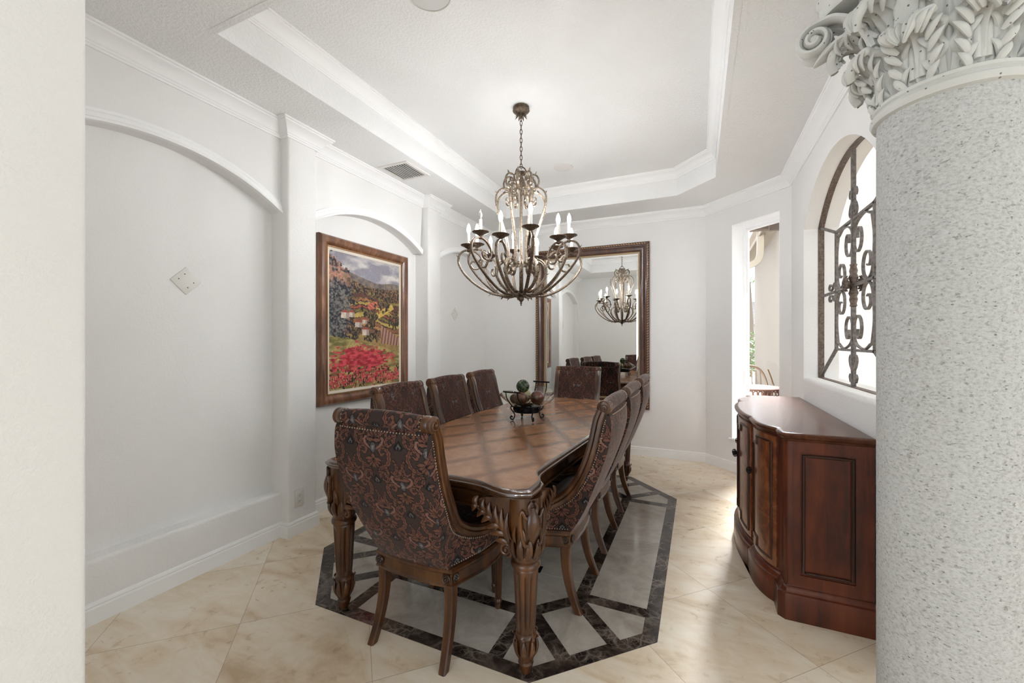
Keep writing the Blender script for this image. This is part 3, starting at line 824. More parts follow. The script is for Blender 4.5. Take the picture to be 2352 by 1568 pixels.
def tin(poly, o):   # inset by scaling (keeps the tight ears clean), outset along the normals
    if o > -.011: return offs(poly, o)
    return [(x*(1+o/HWT), y*(1+o/HLT)) for x, y in poly]
def stack(mb, poly, layers, cap=True): mb.loft([[(x, y, z) for x, y in tin(poly, o)] for z, o in layers], True, cap)
tab = thing('dining_table', 'long carved wooden dining table with veneer top, darker crossing bands and fluted legs', 'table', (CX_T, CY_T, 0))
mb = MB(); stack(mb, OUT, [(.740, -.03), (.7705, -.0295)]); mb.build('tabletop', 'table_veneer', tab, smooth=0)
mb = MB()
mb.loft([[(x, y, z) for x, y in tin(OUT, o)] for z, o in [(.732, -.05), (.732, -.022), (.737, -.012), (.742, -.012), (.744, -.004), (.752, .002), (.758, .001), (.760, -.006), (.766, -.010), (.7705, -.018), (.771, -.030), (.740, -.034), (.732, -.05)]], True, False)
mb.build('edge_molding', 'walnut_horizontal', tab, smooth=30)
mb = MB(); stack(mb, OUT, [(.632, -.10), (.632, -.062), (.640, -.056), (.646, -.060), (.650, -.070), (.662, -.070), (.666, -.062), (.705, -.060), (.708, -.068), (.714, -.066), (.718, -.050), (.734, -.044), (.7345, -.10)]); mb.build('apron', 'walnut_horizontal', tab, smooth=30)

def fl_table(a, z):
    e = sstep(.175, .205, z)*(1-sstep(.405, .435, z)); return 1-.17*e*max(0, math.cos(10*a))**1.3
LEGP = [(.010, 0), (.018, .001), (.026, .022), (.032, .045), (.026, .052), (.030, .060), (.034, .066), (.036, .090), (.040, .125), (.042, .150), (.046, .158), (.044, .166), (.038, .172)] + \
       [(lerp(.0385, .052, k/24), lerp(.178, .432, k/24)) for k in range(25)] + [(.050, .437), (.060, .444), (.062, .455), (.058, .464), (.052, .468), (.056, .478), (.058, .490), (.052, .50)]
def petal(mb, base, tip, bend, w, nrm, n=8, thick=.5):
    """one carved leaf lobe: tapered flattened tube from BASE to TIP, bowed by BEND"""
    B, T_, N = Vector(base), Vector(tip), Vector(nrm).normalized(); path = []; rad = []
    for k in range(n+1):
        q = k/n; path.append(B.lerp(T_, q)+Vector(bend)*math.sin(PI*q)+N*(.004*math.sin(PI*q))); rad.append(max(w*(math.sin(PI*min(q*.85+.12, 1))**.8), w*.12))
    mb.tube(path, rad, 8, 1., thick, up=N.cross(T_-B))
def spiral(mb, c_, e1, e2, r0, r1, turns, w, n=36, ph=0.):
    c_, e1, e2 = Vector(c_), Vector(e1), Vector(e2)
    P = [c_+e1*(lerp(r0, r1, k/n)*math.cos(ph+2*PI*turns*k/n))+e2*(lerp(r0, r1, k/n)*math.sin(ph+2*PI*turns*k/n)) for k in range(n+1)]
    mb.tube(P, [lerp(w*.55, w, k/n) for k in range(n+1)], 8)
def carve_wing(mb, o, A, N, sc=1.):
    """acanthus bracket: O leg centre at z 0, A direction along the apron, N outward"""
    A, N, O = Vector(A), Vector(N), Vector(o)
    def W(a, z, n=0.): return O+A*(a*sc)+Vector((0, 0, z))+N*n
    # backing plate
    pts = c2([(.0, .50), (.055, .495), (.075, .52), (.10, .575), (.15, .615), (.205, .655), (.20, .695), (.13, .715), (.0, .725)], 3)
    n_ = len(pts); V = [W(a, z, .044) for a, z in pts]+[W(a, z, .006) for a, z in pts]
    mb.add(V, [tuple(range(n_)), tuple(reversed(range(n_, 2*n_)))]+[(i, (i+1) % n_, (i+1) % n_+n_, i+n_) for i in range(n_)])
    spine = [W(*p, .052) for p in c2([(.045, .505), (.06, .56), (.10, .61), (.15, .645), (.20, .672)], 5)]
    mb.tube(spine, [lerp(.008, .004, k/(len(spine)-1)) for k in range(len(spine))], 8)
    for k in range(6):
        q = .15+.85*k/5; i = int(q*(len(spine)-1)); b = spine[i]
        up_ = W(lerp(.035, .195, q), lerp(.655, .712, q), .050); petal(mb, b, up_, A*.012, .014, N)
        dn = W(lerp(.10, .225, q), lerp(.520, .642, q), .048); petal(mb, b, dn, Vector((0, 0, .010)), .012, N)
    spiral(mb, W(.068, .512, .050), A, Vector((0, 0, 1)), .006, .030, 1.7, .0085)
    mb.ball(tuple(W(.068, .512, .052)), .010, 8, 6)
def table_leg(sx, sy):
    lx, ly = sx*.502, sy*1.283
    mb = MB(); mb.lathe(LEGP, 60, mod=fl_table)
    # carved foot leaves
    for k in range(8):
        a = k*PI/4+.2; d = Vector((math.cos(a), math.sin(a), 0))
        petal(mb, d*.030+Vector((0, 0, .068)), d*.045+Vector((0, 0, .152)), d*.006, .013, d)
        petal(mb, d*.040+Vector((0, 0, .150)), d*.050+Vector((0, 0, .170)), d*.004, .008, d)
    lg = mb.build('leg', 'walnut', tab, loc=(lx, ly, 0))
    mb = MB()
    mb.lathe([(.050, .478), (.058, .50), (.064, .56), (.068, .62), (.070, .68), (.068, .734)], 28)
    for k in range(12):
        a = k*PI/6; d = Vector((math.cos(a), math.sin(a), 0)); tz = Vector((-math.sin(a), math.cos(a), 0))
        petal(mb, d*.052+Vector((0, 0, .482)), d*.072+tz*.008+Vector((0, 0, .572)), d*.006, .016, d)
        if k % 2 == 0:
            petal(mb, d*.058+tz*.012+Vector((0, 0, .545)), d*.074+tz*.026+Vector((0, 0, .625)), d*.006, .011, d)
            petal(mb, d*.058-tz*.012+Vector((0, 0, .545)), d*.074-tz*.026+Vector((0, 0, .625)), d*.006, .011, d)
    dd = Vector((sx, sy, 0)).normalized(); tz = Vector((-dd.y, dd.x, 0))
    # smooth cartouche on the outer corner, framed by scrolls
    C_ = [dd*(.070+.012*math.sin(PI*k/10))+Vector((0, 0, lerp(.575, .70, k/10))) for k in range(11)]
    mb.tube(C_, [.010+.020*math.sin(PI*min(1, k/10*.9+.1)) for k in range(11)], 12, 1., .5, up=tz)
    for s_ in (-1, 1):
        P = [dd*.076+tz*(s_*a)+Vector((0, 0, z)) for a, z in c2([(.004, .725), (.018, .705), (.014, .672), (.030, .664), (.046, .690), (.052, .66), (.046, .60), (.036, .56), (.020, .555)], 4)]
        P = [Vector((p.x, p.y, p.z))-dd*(.010*(abs((p-dd*p.dot(dd)).dot(tz))/.05)**2) for p in P]
        mb.tube(P, .0075, 8)
    mb.build('carved_knee', 'walnut', lg)
    mb = MB()
    carve_wing(mb, (0, 0, 0), (-sx, 0, 0), (0, sy, 0)); carve_wing(mb, (0, 0, 0), (0, -sy, 0), (sx, 0, 0))
    mb.build('carved_bracket', 'walnut', lg)
for sx in (1, -1):
    for sy in (-1, 1): table_leg(sx, sy)
# ================================================================== CENTREPIECE BOWL
BX, BY, BZ = -1.180, 2.900, .7712
bowl = thing('centerpiece_bowl', 'clear glass bowl on black scrolled iron stand at the table centre', 'bowl', (BX, BY, BZ), math.radians(-11))
mb = MB()
def bowl_ring(q, off=0.):
    R = []
    for k in range(72):
        a = 2*PI*k/72; rim = .208+.018*math.cos(2*a)*(-1)
        r = (lerp(.060, 1., q**.62)*rim if q > 0 else .055); r = r*(1+.05*abs(math.cos(a))**6) - off
        z = .082+off*.6+q**1.25*(.108+.034*(-math.cos(2*a))+.012*abs(math.sin(a))**6)
        R.append((r*math.cos(a), r*math.sin(a), z))
    return R
outer = [bowl_ring(k/16) for k in range(17)]; inner = [bowl_ring(k/16, .004) for k in range(16, -1, -1)]
mb.loft(outer+inner, True, True); mb.build('glass_bowl', 'bowl_glass', bowl, smooth=60)
mb = MB()
mb.lathe([(.098, .066), (.101, .066), (.101, .100), (.098, .100), (.098, .066)], 40, cap=False)
for z in (.064, .102): mb.tube([(.101*math.cos(a), .101*math.sin(a), z) for a in [2*PI*k/40 for k in range(40)]], .005, 6, closed=True)
for k in range(14):
    a = 2*PI*k/14; d = Vector((math.cos(a), math.sin(a), 0)); tz = Vector((-math.sin(a), math.cos(a), 0))
    mb.tube([d*.104+tz*(.012*math.cos(b))+Vector((0, 0, .083+.012*math.sin(b))) for b in [2*PI*j/14 for j in range(14)]], .0026, 5, closed=True)
    mb.ball(tuple(d*.104+Vector((0, 0, .083))), .0045, 6, 5)
mb.build('stand_band', 'black_iron', bowl)
for k in range(4):
    a = PI/4+k*PI/2+.15; d = Vector((math.cos(a), math.sin(a), 0)); mb = MB()
    P = [d*r+Vector((0, 0, z)) for r, z in c2([(.120, .112), (.130, .098), (.126, .080), (.110, .060), (.100, .040), (.104, .020), (.116, .008), (.130, .012), (.134, .026), (.124, .032), (.118, .024)], 5)]
    mb.tube(P, [lerp(.0045, .0055, q/(len(P)-1)) for q in range(len(P))], 7); mb.ball(tuple(d*.114+Vector((0, 0, .0068))), .0066, 8, 6)
    mb.build('foot', 'black_iron', bowl)
for s_, hz in ((-1, .226), (1, .268)):
    mb = MB()
    y = s_*.205
    mb.tube([(-.072, y, hz), (.072, y, hz)], .0065, 8)
    for x in (-.050, .050):
        mb.tube(crom([(x, y, hz), (x, y-.006*s_, hz-.04), (x*1.05, s_*.165, .150), (x*1.1, s_*.118, .108), (x*1.1, s_*.090, .10)], 5), .0042, 6)
    mb.build('handle', 'black_iron', bowl)
bowl.rotation_euler = (0, 0, math.radians(-11))
def ball(mat, lb, x, y, z, r, nm='decorative_ball'):
    m_ = MB(); m_.ball((0, 0, 0), r, 28, 18); o = m_.build(nm, mat, smooth=60, loc=(BX+x, BY+y, BZ+z)); tag(o, lb, 'ball', 'decorative balls in the glass bowl'); return o
ball('ball_mosaic', 'green mosaic ball resting on top of the other balls in the glass bowl', -.028, -.020, .252, .050)
ball('ball_brown', 'glossy brown ball in the bowl, directly below the green mosaic ball', -.022, -.078, .168, .050)
ball('ball_brown', 'glossy brown ball at the right side of the glass bowl', .082, -.005, .170, .052)
ball('ball_black', 'black ball low in the left side of the glass bowl', -.098, -.012, .152, .038)
b_ = ball('ball_cream', 'ribbed cream ball behind the black one in the glass bowl', -.055, .078, .168, .050)
mb = MB()
for k in range(14):
    zz = -.044+.0068*k; rr = math.sqrt(max(.050**2-zz*zz, 1e-6)); mb.tube([(rr*math.cos(a), rr*math.sin(a), zz) for a in [2*PI*j/24 for j in range(24)]], .0026, 5, closed=True)
mb.build('cord_wrap', 'ball_cream', b_)
ball('ball_brown', 'brown ball at the back of the glass bowl, half hidden by the others', .046, .086, .166, .040)

# ================================================================== CHANDELIER
HX, HY = -1.222, 2.88
chd = thing('chandelier', 'bronze twelve-candle chandelier with scrolled arms hanging over the table', 'chandelier', (HX, HY, 0))
def pol(a, r, z): return Vector((r*math.cos(a), r*math.sin(a), z))
def rz_tube(mb, prof, a, r0, r1, sides=7, n=5, sx=1., sy=1.):
    P = [pol(a, p.x, p.y) for p in crom([(r, z, 0) for r, z in prof], n)]; m_ = len(P)-1
    tang = Vector((-math.sin(a), math.cos(a), 0))
    mb.tube(P, [lerp(r0, r1, k/m_)*(1 if k < m_*.94 else lerp(1, .5, (k/m_-.94)/.06)) for k in range(m_+1)], sides, sx, sy, up=tang); return P
def leaf(mb, base, dirv, side, L, w):
    B, D, S = Vector(base), Vector(dirv).normalized(), Vector(side).normalized()
    P = [B+D*(L*q)+S*(L*.35*q*q) for q in (0, .25, .5, .75, 1)]
    mb.tube(P, [w*.5, w, w*.9, w*.5, w*.08], 6, 1., .35, up=D.cross(S))
# canopy, chain, loop
mb = MB(); mb.lathe([(.001, 3.129), (.060, 3.129), (.062, 3.118), (.060, 3.108), (.064, 3.102), (.058, 3.094), (.044, 3.086), (.030, 3.078), (.020, 3.072), (.018, 3.060), (.001, 3.058)], 32)
for k in range(8):
    a = k*PI/4; leaf(mb, pol(a, .020, 3.076), pol(a, 1, -.6), (0, 0, -1), .034, .010)
mb.build('canopy', 'chandelier_dark', chd)
mb = MB(); z = 3.062; i = 0
while z > 2.675:
    L = .040; e = Vector((1, 0, 0)) if i % 2 else Vector((0, 1, 0)); e = Matrix.Rotation(.6, 3, 'Z') @ e
    P = []
    for k in range(16):
        a = 2*PI*k/16; P.append(Vector((0, 0, z-L/2))+e*(.0085*math.cos(a))+Vector((0, 0, 1))*((L/2+.001)*math.sin(a)))
    mb.tube(P, .0027, 6, closed=True); z -= L-.0075; i += 1
mb.build('chain', 'chandelier_dark', chd)
mb = MB(); mb.tube([(.042*math.cos(a), 0, 2.632+.048*math.sin(a)) for a in [PI*k/16-.0 for k in range(17)]], .005, 7, mat=Matrix.Rotation(.62, 4, 'Z')); mb.lathe([(.001, 2.640), (.010, 2.638), (.045, 2.634), (.045, 2.626), (.012, 2.620), (.001, 2.62)], 20); mb.build('hanging_loop', 'chandelier_dark', chd)
mb = MB(); mb.lathe([(.001, 1.705), (.030, 1.705), (.046, 1.712), (.048, 1.728), (.034, 1.740), (.018, 1.752), (.013, 1.80), (.012, 1.94), (.024, 1.946), (.024, 1.952), (.0125, 1.958), (.011, 2.2), (.012, 2.45), (.014, 2.625), (.001, 2.625)], 24); mb.build('center_rod', 'chandelier_bronze', chd)
mb = MB(); mb.lathe([(.001, 1.628), (.004, 1.630), (.006, 1.636), (.004, 1.642), (.008, 1.647), (.009, 1.652), (.005, 1.657), (.012, 1.663), (.022, 1.674), (.026, 1.686), (.024, 1.698), (.014, 1.704), (.020, 1.709), (.001, 1.71)], 24)
for k in range(7):
    a = k*2*PI/7; leaf(mb, pol(a, .022, 1.700), pol(a, 1, -.5), (0, 0, 1), .036, .011)
mb.build('finial', 'chandelier_dark', chd)
# upper crown
CROWNP = [(.050, 2.492), (.092, 2.498), (.124, 2.522), (.136, 2.560), (.124, 2.596), (.096, 2.612), (.070, 2.602), (.060, 2.578), (.070, 2.556), (.090, 2.556), (.096, 2.574), (.084, 2.582)]
for k in range(8):
    a = k*PI/4+.2; mb = MB(); P = rz_tube(mb, CROWNP, a, .0080, .0062, sx=1.5, sy=.9)
    leaf(mb, pol(a, .110, 2.606), (0, 0, 1), pol(a, 1, 0), .030, .010); leaf(mb, pol(a, .134, 2.55), pol(a, .4, .9), pol(a, -1, 0), .026, .010)
    leaf(mb, pol(a, .06, 2.60), (0, 0, 1), pol(a, -1, 0), .034, .009)
    mb.build('crown_scroll', 'chandelier_bronze', chd)
# ribs of the cage
RIB = [(.104, 1.935), (.100, 1.98), (.104, 2.06), (.118, 2.14), (.148, 2.235), (.182, 2.325), (.200, 2.395), (.194, 2.450), (.160, 2.490), (.115, 2.500), (.082, 2.478), (.070, 2.440), (.080, 2.404), (.106, 2.396), (.122, 2.418), (.110, 2.436)]
for k in range(8):
    a = k*PI/4; mb = MB(); rz_tube(mb, RIB, a, .0090, .0065, sx=1.4, sy=.9)
    for r, z, dr, dz in ((.200, 2.40, .3, 1), (.19, 2.455, .9, .5), (.15, 2.492, -.3, .9), (.192, 2.36, .8, -.4)): leaf(mb, pol(a, r, z), pol(a, dr, dz), pol(a, -.5, 0), .030, .012)
    leaf(mb, pol(a, .10, 2.50), pol(a, -.3, -1), pol(a, 1, 0), .05, .016)
    mb.build('cage_rib', 'chandelier_bronze', chd)
mb = MB(); mb.tube([pol(a, .104, 1.945) for a in [2*PI*k/32 for k in range(32)]], .005, 6, closed=True)
for k in range(8): mb.tube([pol(k*PI/4, .014, 1.949), pol(k*PI/4, .104, 1.945)], .004, 5)
mb.build('ring', 'chandelier_bronze', chd)
# lower basket scrolls
BSK = [(.028, 1.732), (.075, 1.738), (.128, 1.762), (.172, 1.812), (.196, 1.872), (.184, 1.932), (.142, 1.968), (.098, 1.958), (.078, 1.918), (.094, 1.882), (.126, 1.884), (.134, 1.912), (.116, 1.922)]
for k in range(10):
    a = k*PI/5+.1; mb = MB(); rz_tube(mb, BSK, a, .0105, .0075, sx=1.5, sy=.9)
    for r, z, dr, dz in ((.15, 1.785, .9, -.2), (.19, 1.85, 1, .2), (.192, 1.90, .8, .7), (.10, 1.75, .8, -.4), (.175, 1.815, .9, .5)): leaf(mb, pol(a, r, z), pol(a, dr, dz), (0, 0, 1), .030, .010)
    leaf(mb, pol(a, .14, 1.968), pol(a, -.6, .8), pol(a, -1, 0), .03, .010)
    mb.build('basket_scroll', 'chandelier_bronze', chd)
# twelve arms
ARM = [(.032, 1.728), (.10, 1.706), (.20, 1.712), (.31, 1.760), (.405, 1.835), (.462, 1.915), (.470, 1.975), (.445, 2.020), (.398, 2.036), (.345, 2.024), (.305, 1.985), (.298, 1.938), (.322, 1.902), (.362, 1.900), (.380, 1.930), (.366, 1.954), (.346, 1.948)]
bulbs = []
for k in range(12):
    hi = k % 2; a = math.radians(32.86+30*k); R = .370 if hi else .3946; dz = .054 if hi else 0.; dr = R-.395
    prof = [(r+dr*sstep(.1, .4, r), z+dz*sstep(.05, .45, r)) for r, z in ARM]
    mb = MB(); rz_tube(mb, prof, a, .0100, .0065, sx=1.3, sy=.95)
    for r, z, d1, d2 in ((.14, 1.71, .8, -.5), (.22, 1.72, .9, -.4), (.13, 1.715, .9, .5), (.46, 1.97, .9, .6), (.30, 1.975, -.7, -.6), (.335, 2.02, -.8, -.2), (.30, 1.94, .6, .3)):
        leaf(mb, pol(a, r+dr*sstep(.1, .4, r), z+dz*sstep(.05, .45, r)), pol(a, d1, d2), (0, 0, -1 if d2 < 0 else 1), .034, .010)
    arm = mb.build('arm', 'chandelier_dark' if hi else 'chandelier_bronze', chd)
    zt = 2.0724+dz
    mb = MB(); mb.lathe([(.001, zt-.052), (.008, zt-.050), (.014, zt-.044), (.016, zt-.036), (.010, zt-.029), (.014, zt-.025), (.026, zt-.018), (.040, zt-.008), (.056, zt-.003), (.060, zt+.001), (.058, zt+.004), (.040, zt-.001), (.018, zt-.004), (.018, zt+.006), (.001, zt+.006)], 24, c=(R*math.cos(a), R*math.sin(a), 0)); mb.build('bobeche', 'chandelier_dark', arm)
    mb = MB(); mb.lathe([(.001, zt+.005), (.0115, zt+.005), (.0118, zt+.020), (.0105, zt+.088), (.001, zt+.088)], 14, c=(R*math.cos(a), R*math.sin(a), 0)); mb.build('candle', 'candle_sleeve', arm)
    lit = k != 7
    mb = MB(); mb.lathe([(.001, zt+.088), (.007, zt+.089), (.0125, zt+.104), (.0140, zt+.118), (.0115, zt+.136), (.0055, zt+.152), (.001, zt+.160)], 16, c=(R*math.cos(a), R*math.sin(a), 0)); b_ = mb.build('bulb', 'bulb_lit' if lit else 'bulb_clear', arm, smooth=60)
    if not lit: b_['label'] = 'unlit clear bulb'

# ================================================================== MIRROR
mir = thing('wall_mirror', 'tall mirror in a carved dark wood frame on the far wall', 'mirror', (-1.244, YF, 1.548))
MW, MH = 1.434/2, 1.995/2
FR = [(0, 0), (0, .034), (.004, .042), (.014, .048), (.026, .046), (.034, .040), (.038, .040), (.048, .036), (.070, .022), (.092, .020), (.098, .026), (.106, .026), (.110, .018), (.110, 0)]
mb = MB(); path = [(-MW, 0, -MH), (MW, 0, -MH), (MW, 0, MH), (-MW, 0, MH)]
mb.sweep([(o, h) for o, h in FR], path, normal=(0, -1, 0), closed=True, side=-1); mb.build('frame', 'mirror_wood', mir, smooth=30)
mb = MB(); rr = random.Random(3)
def edge_pts(w_, h_, step):
    for k in range(int(2*w_/step)): 
        x = -w_+step*(k+.5); yield x, -h_, 1, 0; yield x, h_, 1, 0
    for k in range(int(2*h_/step)):
        z = -h_+step*(k+.5); yield -w_, z, 0, 1; yield w_, z, 0, 1
for x, z, ax, az in edge_pts(MW-.018, MH-.018, .030):
    m_ = Matrix.Translation((x, -.046, z)) @ Matrix.Rotation(.55+(PI/2 if ax else 0), 4, 'Y'); mb.ball((0, 0, 0), 1, 8, 6, (.007, .006, .014), m_)
mb.build('carved_edge', 'gold_leaf', mir)
mb = MB()
for x, z, ax, az in edge_pts(MW-.101, MH-.101, .013): mb.ball((x, -.027, z), .0045, 6, 4)
mb.build('bead_edge', 'painting_wood', mir)
mb = MB(); LN = [(0, 0), (0, .016), (.004, .018), (.020, .012), (.020, 0)]
w_, h_ = MW-.110, MH-.110
mb.sweep(LN, [(-w_, 0, -h_), (w_, 0, -h_), (w_, 0, h_), (-w_, 0, h_)], normal=(0, -1, 0), closed=True, side=-1); mb.build('liner', 'liner_gold', mir)
mb = MB(); w2, h2 = w_-.018, h_-.018; bv = .022
mb.add([(-w2, -.004, -h2), (w2, -.004, -h2), (w2, -.004, h2), (-w2, -.004, h2), (-w2+bv, -.0062, -h2+bv), (w2-bv, -.0062, -h2+bv), (w2-bv, -.0062, h2-bv), (-w2+bv, -.0062, h2-bv)], [(4, 5, 6, 7), (0, 1, 5, 4), (1, 2, 6, 5), (2, 3, 7, 6), (3, 0, 4, 7)])
mb.build('mirror_glass', 'mirror_silver', mir, smooth=0)

# ================================================================== PAINTING (generic hillside with poppies)
PY0, PY1, PZ0, PZ1 = 2.345, 3.432, .843, 2.222
pcx, pcz = (PY0+PY1)/2, (PZ0+PZ1)/2; pw, ph = (PY1-PY0)/2, (PZ1-PZ0)/2
pnt = thing('framed_painting', 'large framed landscape painting of a red poppy hillside on the left wall', 'painting', (XN, pcx, pcz))
PF = [(0, 0), (0, .030), (.004, .040), (.016, .050), (.034, .052), (.050, .046), (.070, .032), (.078, .026), (.082, .028), (.088, .028), (.090, .018), (.090, 0)]
mb = MB(); rect = lambda a, b, x=0.: [(x, -a, -b), (x, a, -b), (x, a, b), (x, -a, b)]
mb.sweep(PF, rect(pw, ph), normal=(1, 0, 0), closed=True, side=-1); mb.build('frame', 'painting_wood', pnt, smooth=30)
mb = MB()
for x, z, ax, az in edge_pts(pw-.0845, ph-.0845, .0125): mb.box(.026, .032, x-.0042, x+.0042, z-.0042, z+.0042)
mb.build('bead_edge', 'gold_leaf', pnt, smooth=0)
mb = MB(); mb.sweep([(0, 0), (0, .020), (.022, .016), (.022, 0)], rect(pw-.090, ph-.090), normal=(1, 0, 0), closed=True, side=-1); mb.build('liner', 'liner_cream', pnt)
def paint():
    nu, nv = 330, 450
    U, V_ = np.meshgrid(np.linspace(0, 1, nu), np.linspace(0, 1, nv), indexing='ij')   # V_ 0 bottom .. 1 top
    r = np.random.default_rng(5)
    def nz(sx, sy, seed, oct=3):
        g = np.zeros(U.shape); amp = 1
        q = np.random.default_rng(seed)
        for o in range(oct):
            a, b = int(sx*2**o)+2, int(sy*2**o)+2; G = q.random((a, b)); x = U*(a-1.001); y = V_*(b-1.001); i, j = x.astype(int), y.astype(int); fx, fy = x-i, y-j
            fx, fy = fx*fx*(3-2*fx), fy*fy*(3-2*fy)
            g += amp*((G[i, j]*(1-fx)+G[i+1, j]*fx)*(1-fy)+(G[i, j+1]*(1-fx)+G[i+1, j+1]*fx)*fy); amp *= .55
        return g/sum(.55**o for o in range(oct))
    C = np.empty(U.shape+(3,))
    L = lambda *c: np.array(lin(c))
    def mixm(m, a, b): return a*(1-m[..., None])+b*m[..., None]
    def st(x, a, b): return np.clip((x-a)/(b-a), 0, 1)
    n1, n2, n3, n4 = nz(5, 9, 1), nz(24, 30, 2), nz(62, 84, 3, 2), nz(12, 16, 77)
    wob = (n4-.5)*.03+(n3-.5)*.012
    # sky with broken cloud
    cl = st(nz(4, 16, 9, 4), .38, .66); C[:] = mixm(cl, L(142, 138, 148), L(210, 204, 198))
    C = mixm(st(V_, .86, 1.0)*.35, C, L(120, 116, 128))
    # far ridges
    h1 = .862-.055*U+.018*np.sin(U*8)+.015*n1; m = V_ < h1; C[m] = mixm(st(n2, .3, .7), L(96, 88, 90), L(134, 120, 108))[m]
    h2 = .815-.035*U+.020*np.sin(U*6+1)+wob; m = V_ < h2; C[m] = mixm(st(n3, .35, .7), L(74, 62, 54), L(138, 112, 84))[m]
    h3 = .775-.03*U+.015*np.sin(U*11)+wob; m = V_ < h3; C[m] = mixm(st(n2*.5+n3*.5, .40, .64), L(72, 58, 52), L(134, 96, 78))[m]
    # hillside of broken fields, meadows and woods
    Vw = V_+.20*U*.5+wob*1.3+.02*np.sin(U*9)
    pal = [(.735, (132, 118, 70)), (.705, (92, 62, 54)), (.668, (150, 104, 70)), (.642, (168, 146, 82)), (.610, (156, 82, 66)), (.585, (116, 108, 64)), (.552, (176, 152, 86)), (.512, (140, 96, 66)), (.476, (170, 128, 80)), (.445, (120, 84, 66)), (.40, (150, 124, 78))]
    for k, (v, c) in enumerate(pal):
        m = (Vw < v+.05) & (V_ < .74); C[m] = (L(*c)*(.72+.72*n2)[..., None])[m]
        e = (np.abs(Vw-v-.05) < .003+.016*(n4-.3)) & (V_ < .76) & (V_ > .36); C[e] = mixm(st(n3, .4, .62), L(62, 52, 48), L(108, 84, 64))[e]
    # ploughed and golden strips
    fu = np.sin((U*.55+V_*1.25)*165)
    m = (np.abs(U-.58+.3*(V_-.63)) < .075) & (np.abs(V_-.640-.18*(U-.6)) < .026); C[m] = np.where((fu > 0)[..., None], L(178, 84, 70), L(196, 128, 104))[m]
    m = (np.abs(U-.76) < .17-.8*np.abs(V_-.60)) & (np.abs(V_-.598-.36*(U-.76)) < .028); C[m] = (L(196, 166, 90)*(.75+.5*n3)[..., None])[m]
    fu2 = np.sin((U*1.05-V_*.30)*120+3*(V_-.4)); m = (U > .70) & (V_ < .478-.34*(U-.72)) & (V_ > .335-.08*(U-.7)); C[m] = np.where((fu2 > .05)[..., None], L(124, 88, 86), L(176, 140, 114))[m]
    # bushes, soft-edged
    bl = [(.16+.52*r.random(), .43+.33*r.random(), .018+.030*r.random()) for _ in range(38)]+[(.60+.40*r.random(), .50+.26*r.random(), .012+.026*r.random()) for _ in range(34)]+[(.05+.62*r.random(), .37+.09*r.random(), .022+.022*r.random()) for _ in range(34)]+[(.55+.45*r.random(), .72+.05*r.random(), .012+.018*r.random()) for _ in range(26)]
    for bx_, by_, br in bl:
        d = np.hypot(U-bx_, (V_-by_)*1.35)+(n3-.5)*.05+(n2-.5)*.03; w = np.clip((br-d)/.010, 0, 1); cc = mixm(st(n3+.35*(U-bx_)/br*.3, .38, .70), L(50, 48, 46), L(126, 104, 76)); C = mixm(w, C, cc)
    for bx_ in (.535, .56, .60, .835, .87, .90, .94, .97):
        hh = .05+.05*r.random(); y0 = .455+.05*r.random(); w = (np.abs(U-bx_+wob*.4) < .012*np.sqrt(np.clip(1-(V_-y0)/hh, 0, 1))) & (V_ > y0) & (V_ < y0+hh); C[w] = mixm(n3, L(34, 36, 34), L(66, 62, 48))[w]
    # big tree at the left
    edge = .30*np.sqrt(np.clip(1-((V_-.63)/.34)**2, 0, 1))
    d = (U-edge)+(n2-.5)*.20+(n3-.5)*.12
    w = np.clip(-d/.02, 0, 1)*((V_ > .37)); cc = mixm(st(n3*.6+n2*.4, .38, .68), L(46, 46, 54), L(126, 122, 116)); C = mixm(w, C, cc)
    w2 = np.clip(-d/.03, 0, 1)*st(V_, .73, .83)*st(n2*.5+n4*.5, .44, .58); C = mixm(w2, C, mixm(n3, L(150, 104, 88), L(196, 148, 122)))
    # small farmhouses
    for hx_, hy_, w_, h_ in ((.20, .545, .050, .034), (.285, .552, .036, .028), (.375, .480, .046, .030), (.462, .505, .034, .024), (.475, .424, .048, .034)):
        m = (np.abs(U-hx_+wob*.2) < w_) & (np.abs(V_-hy_) < h_*.7); C[m] = (L(206, 192, 178)*(.8+.4*n3)[..., None])[m]
        m = m & (U > hx_+w_*.2); C[m] = L(164, 146, 138)
        rf = (V_ > hy_+h_*.6) & (V_ < hy_+h_*.6+.024*(1-np.abs(U-hx_)/(w_*1.2))); C[rf] = L(158, 84, 68)
    # poppy meadow
    top = .392-.115*U+.012*np.sin(U*5)+wob*.6; m = V_ < top
    mead = mixm(st(nz(10, 44, 51, 3), .34, .66), L(118, 110, 66), L(188, 170, 110)); mead = mixm(st(n3, .3, .8)*.4, mead, L(70, 74, 46)); C[m] = mead[m]
    dens = .20+1.0*np.exp(-((U-.46+.5*(V_-.2))/.42)**2)*np.exp(-((V_-.225)/.095)**2)+.75*np.exp(-((V_-.065)/.055)**2)+.25*np.exp(-((U-.1)/.2)**2-((V_-.17)/.04)**2)
    tex = nz(16, 80, 21, 3)*.6+n3*.4
    pop = st(dens*.62+tex, .86, .98)*m; red = mixm(st(nz(20, 60, 31, 2), .3, .72), L(150, 40, 52), L(214, 84, 92)); C = mixm(pop, C, red)
    dk = m & (V_ < .16) & (nz(44, 54, 41, 2) < .34); C[dk] = L(60, 50, 40)
    s_ = m & (V_ < .105) & (np.sin(U*250+14*n2) > .72) & (n3 > .47); C[s_] = L(190, 172, 124)
    C *= (.92+.20*n3)[..., None]
    return U, V_, np.clip(C, 0, 1)
U, V_, C = paint(); cw, chh = pw-.110, ph-.110
G = np.stack([np.full(U.shape, .013), (U*2-1)*cw, (V_*2-1)*chh], -1)
gridmesh([(G, C)], 'canvas', 'canvas_paint', pnt)
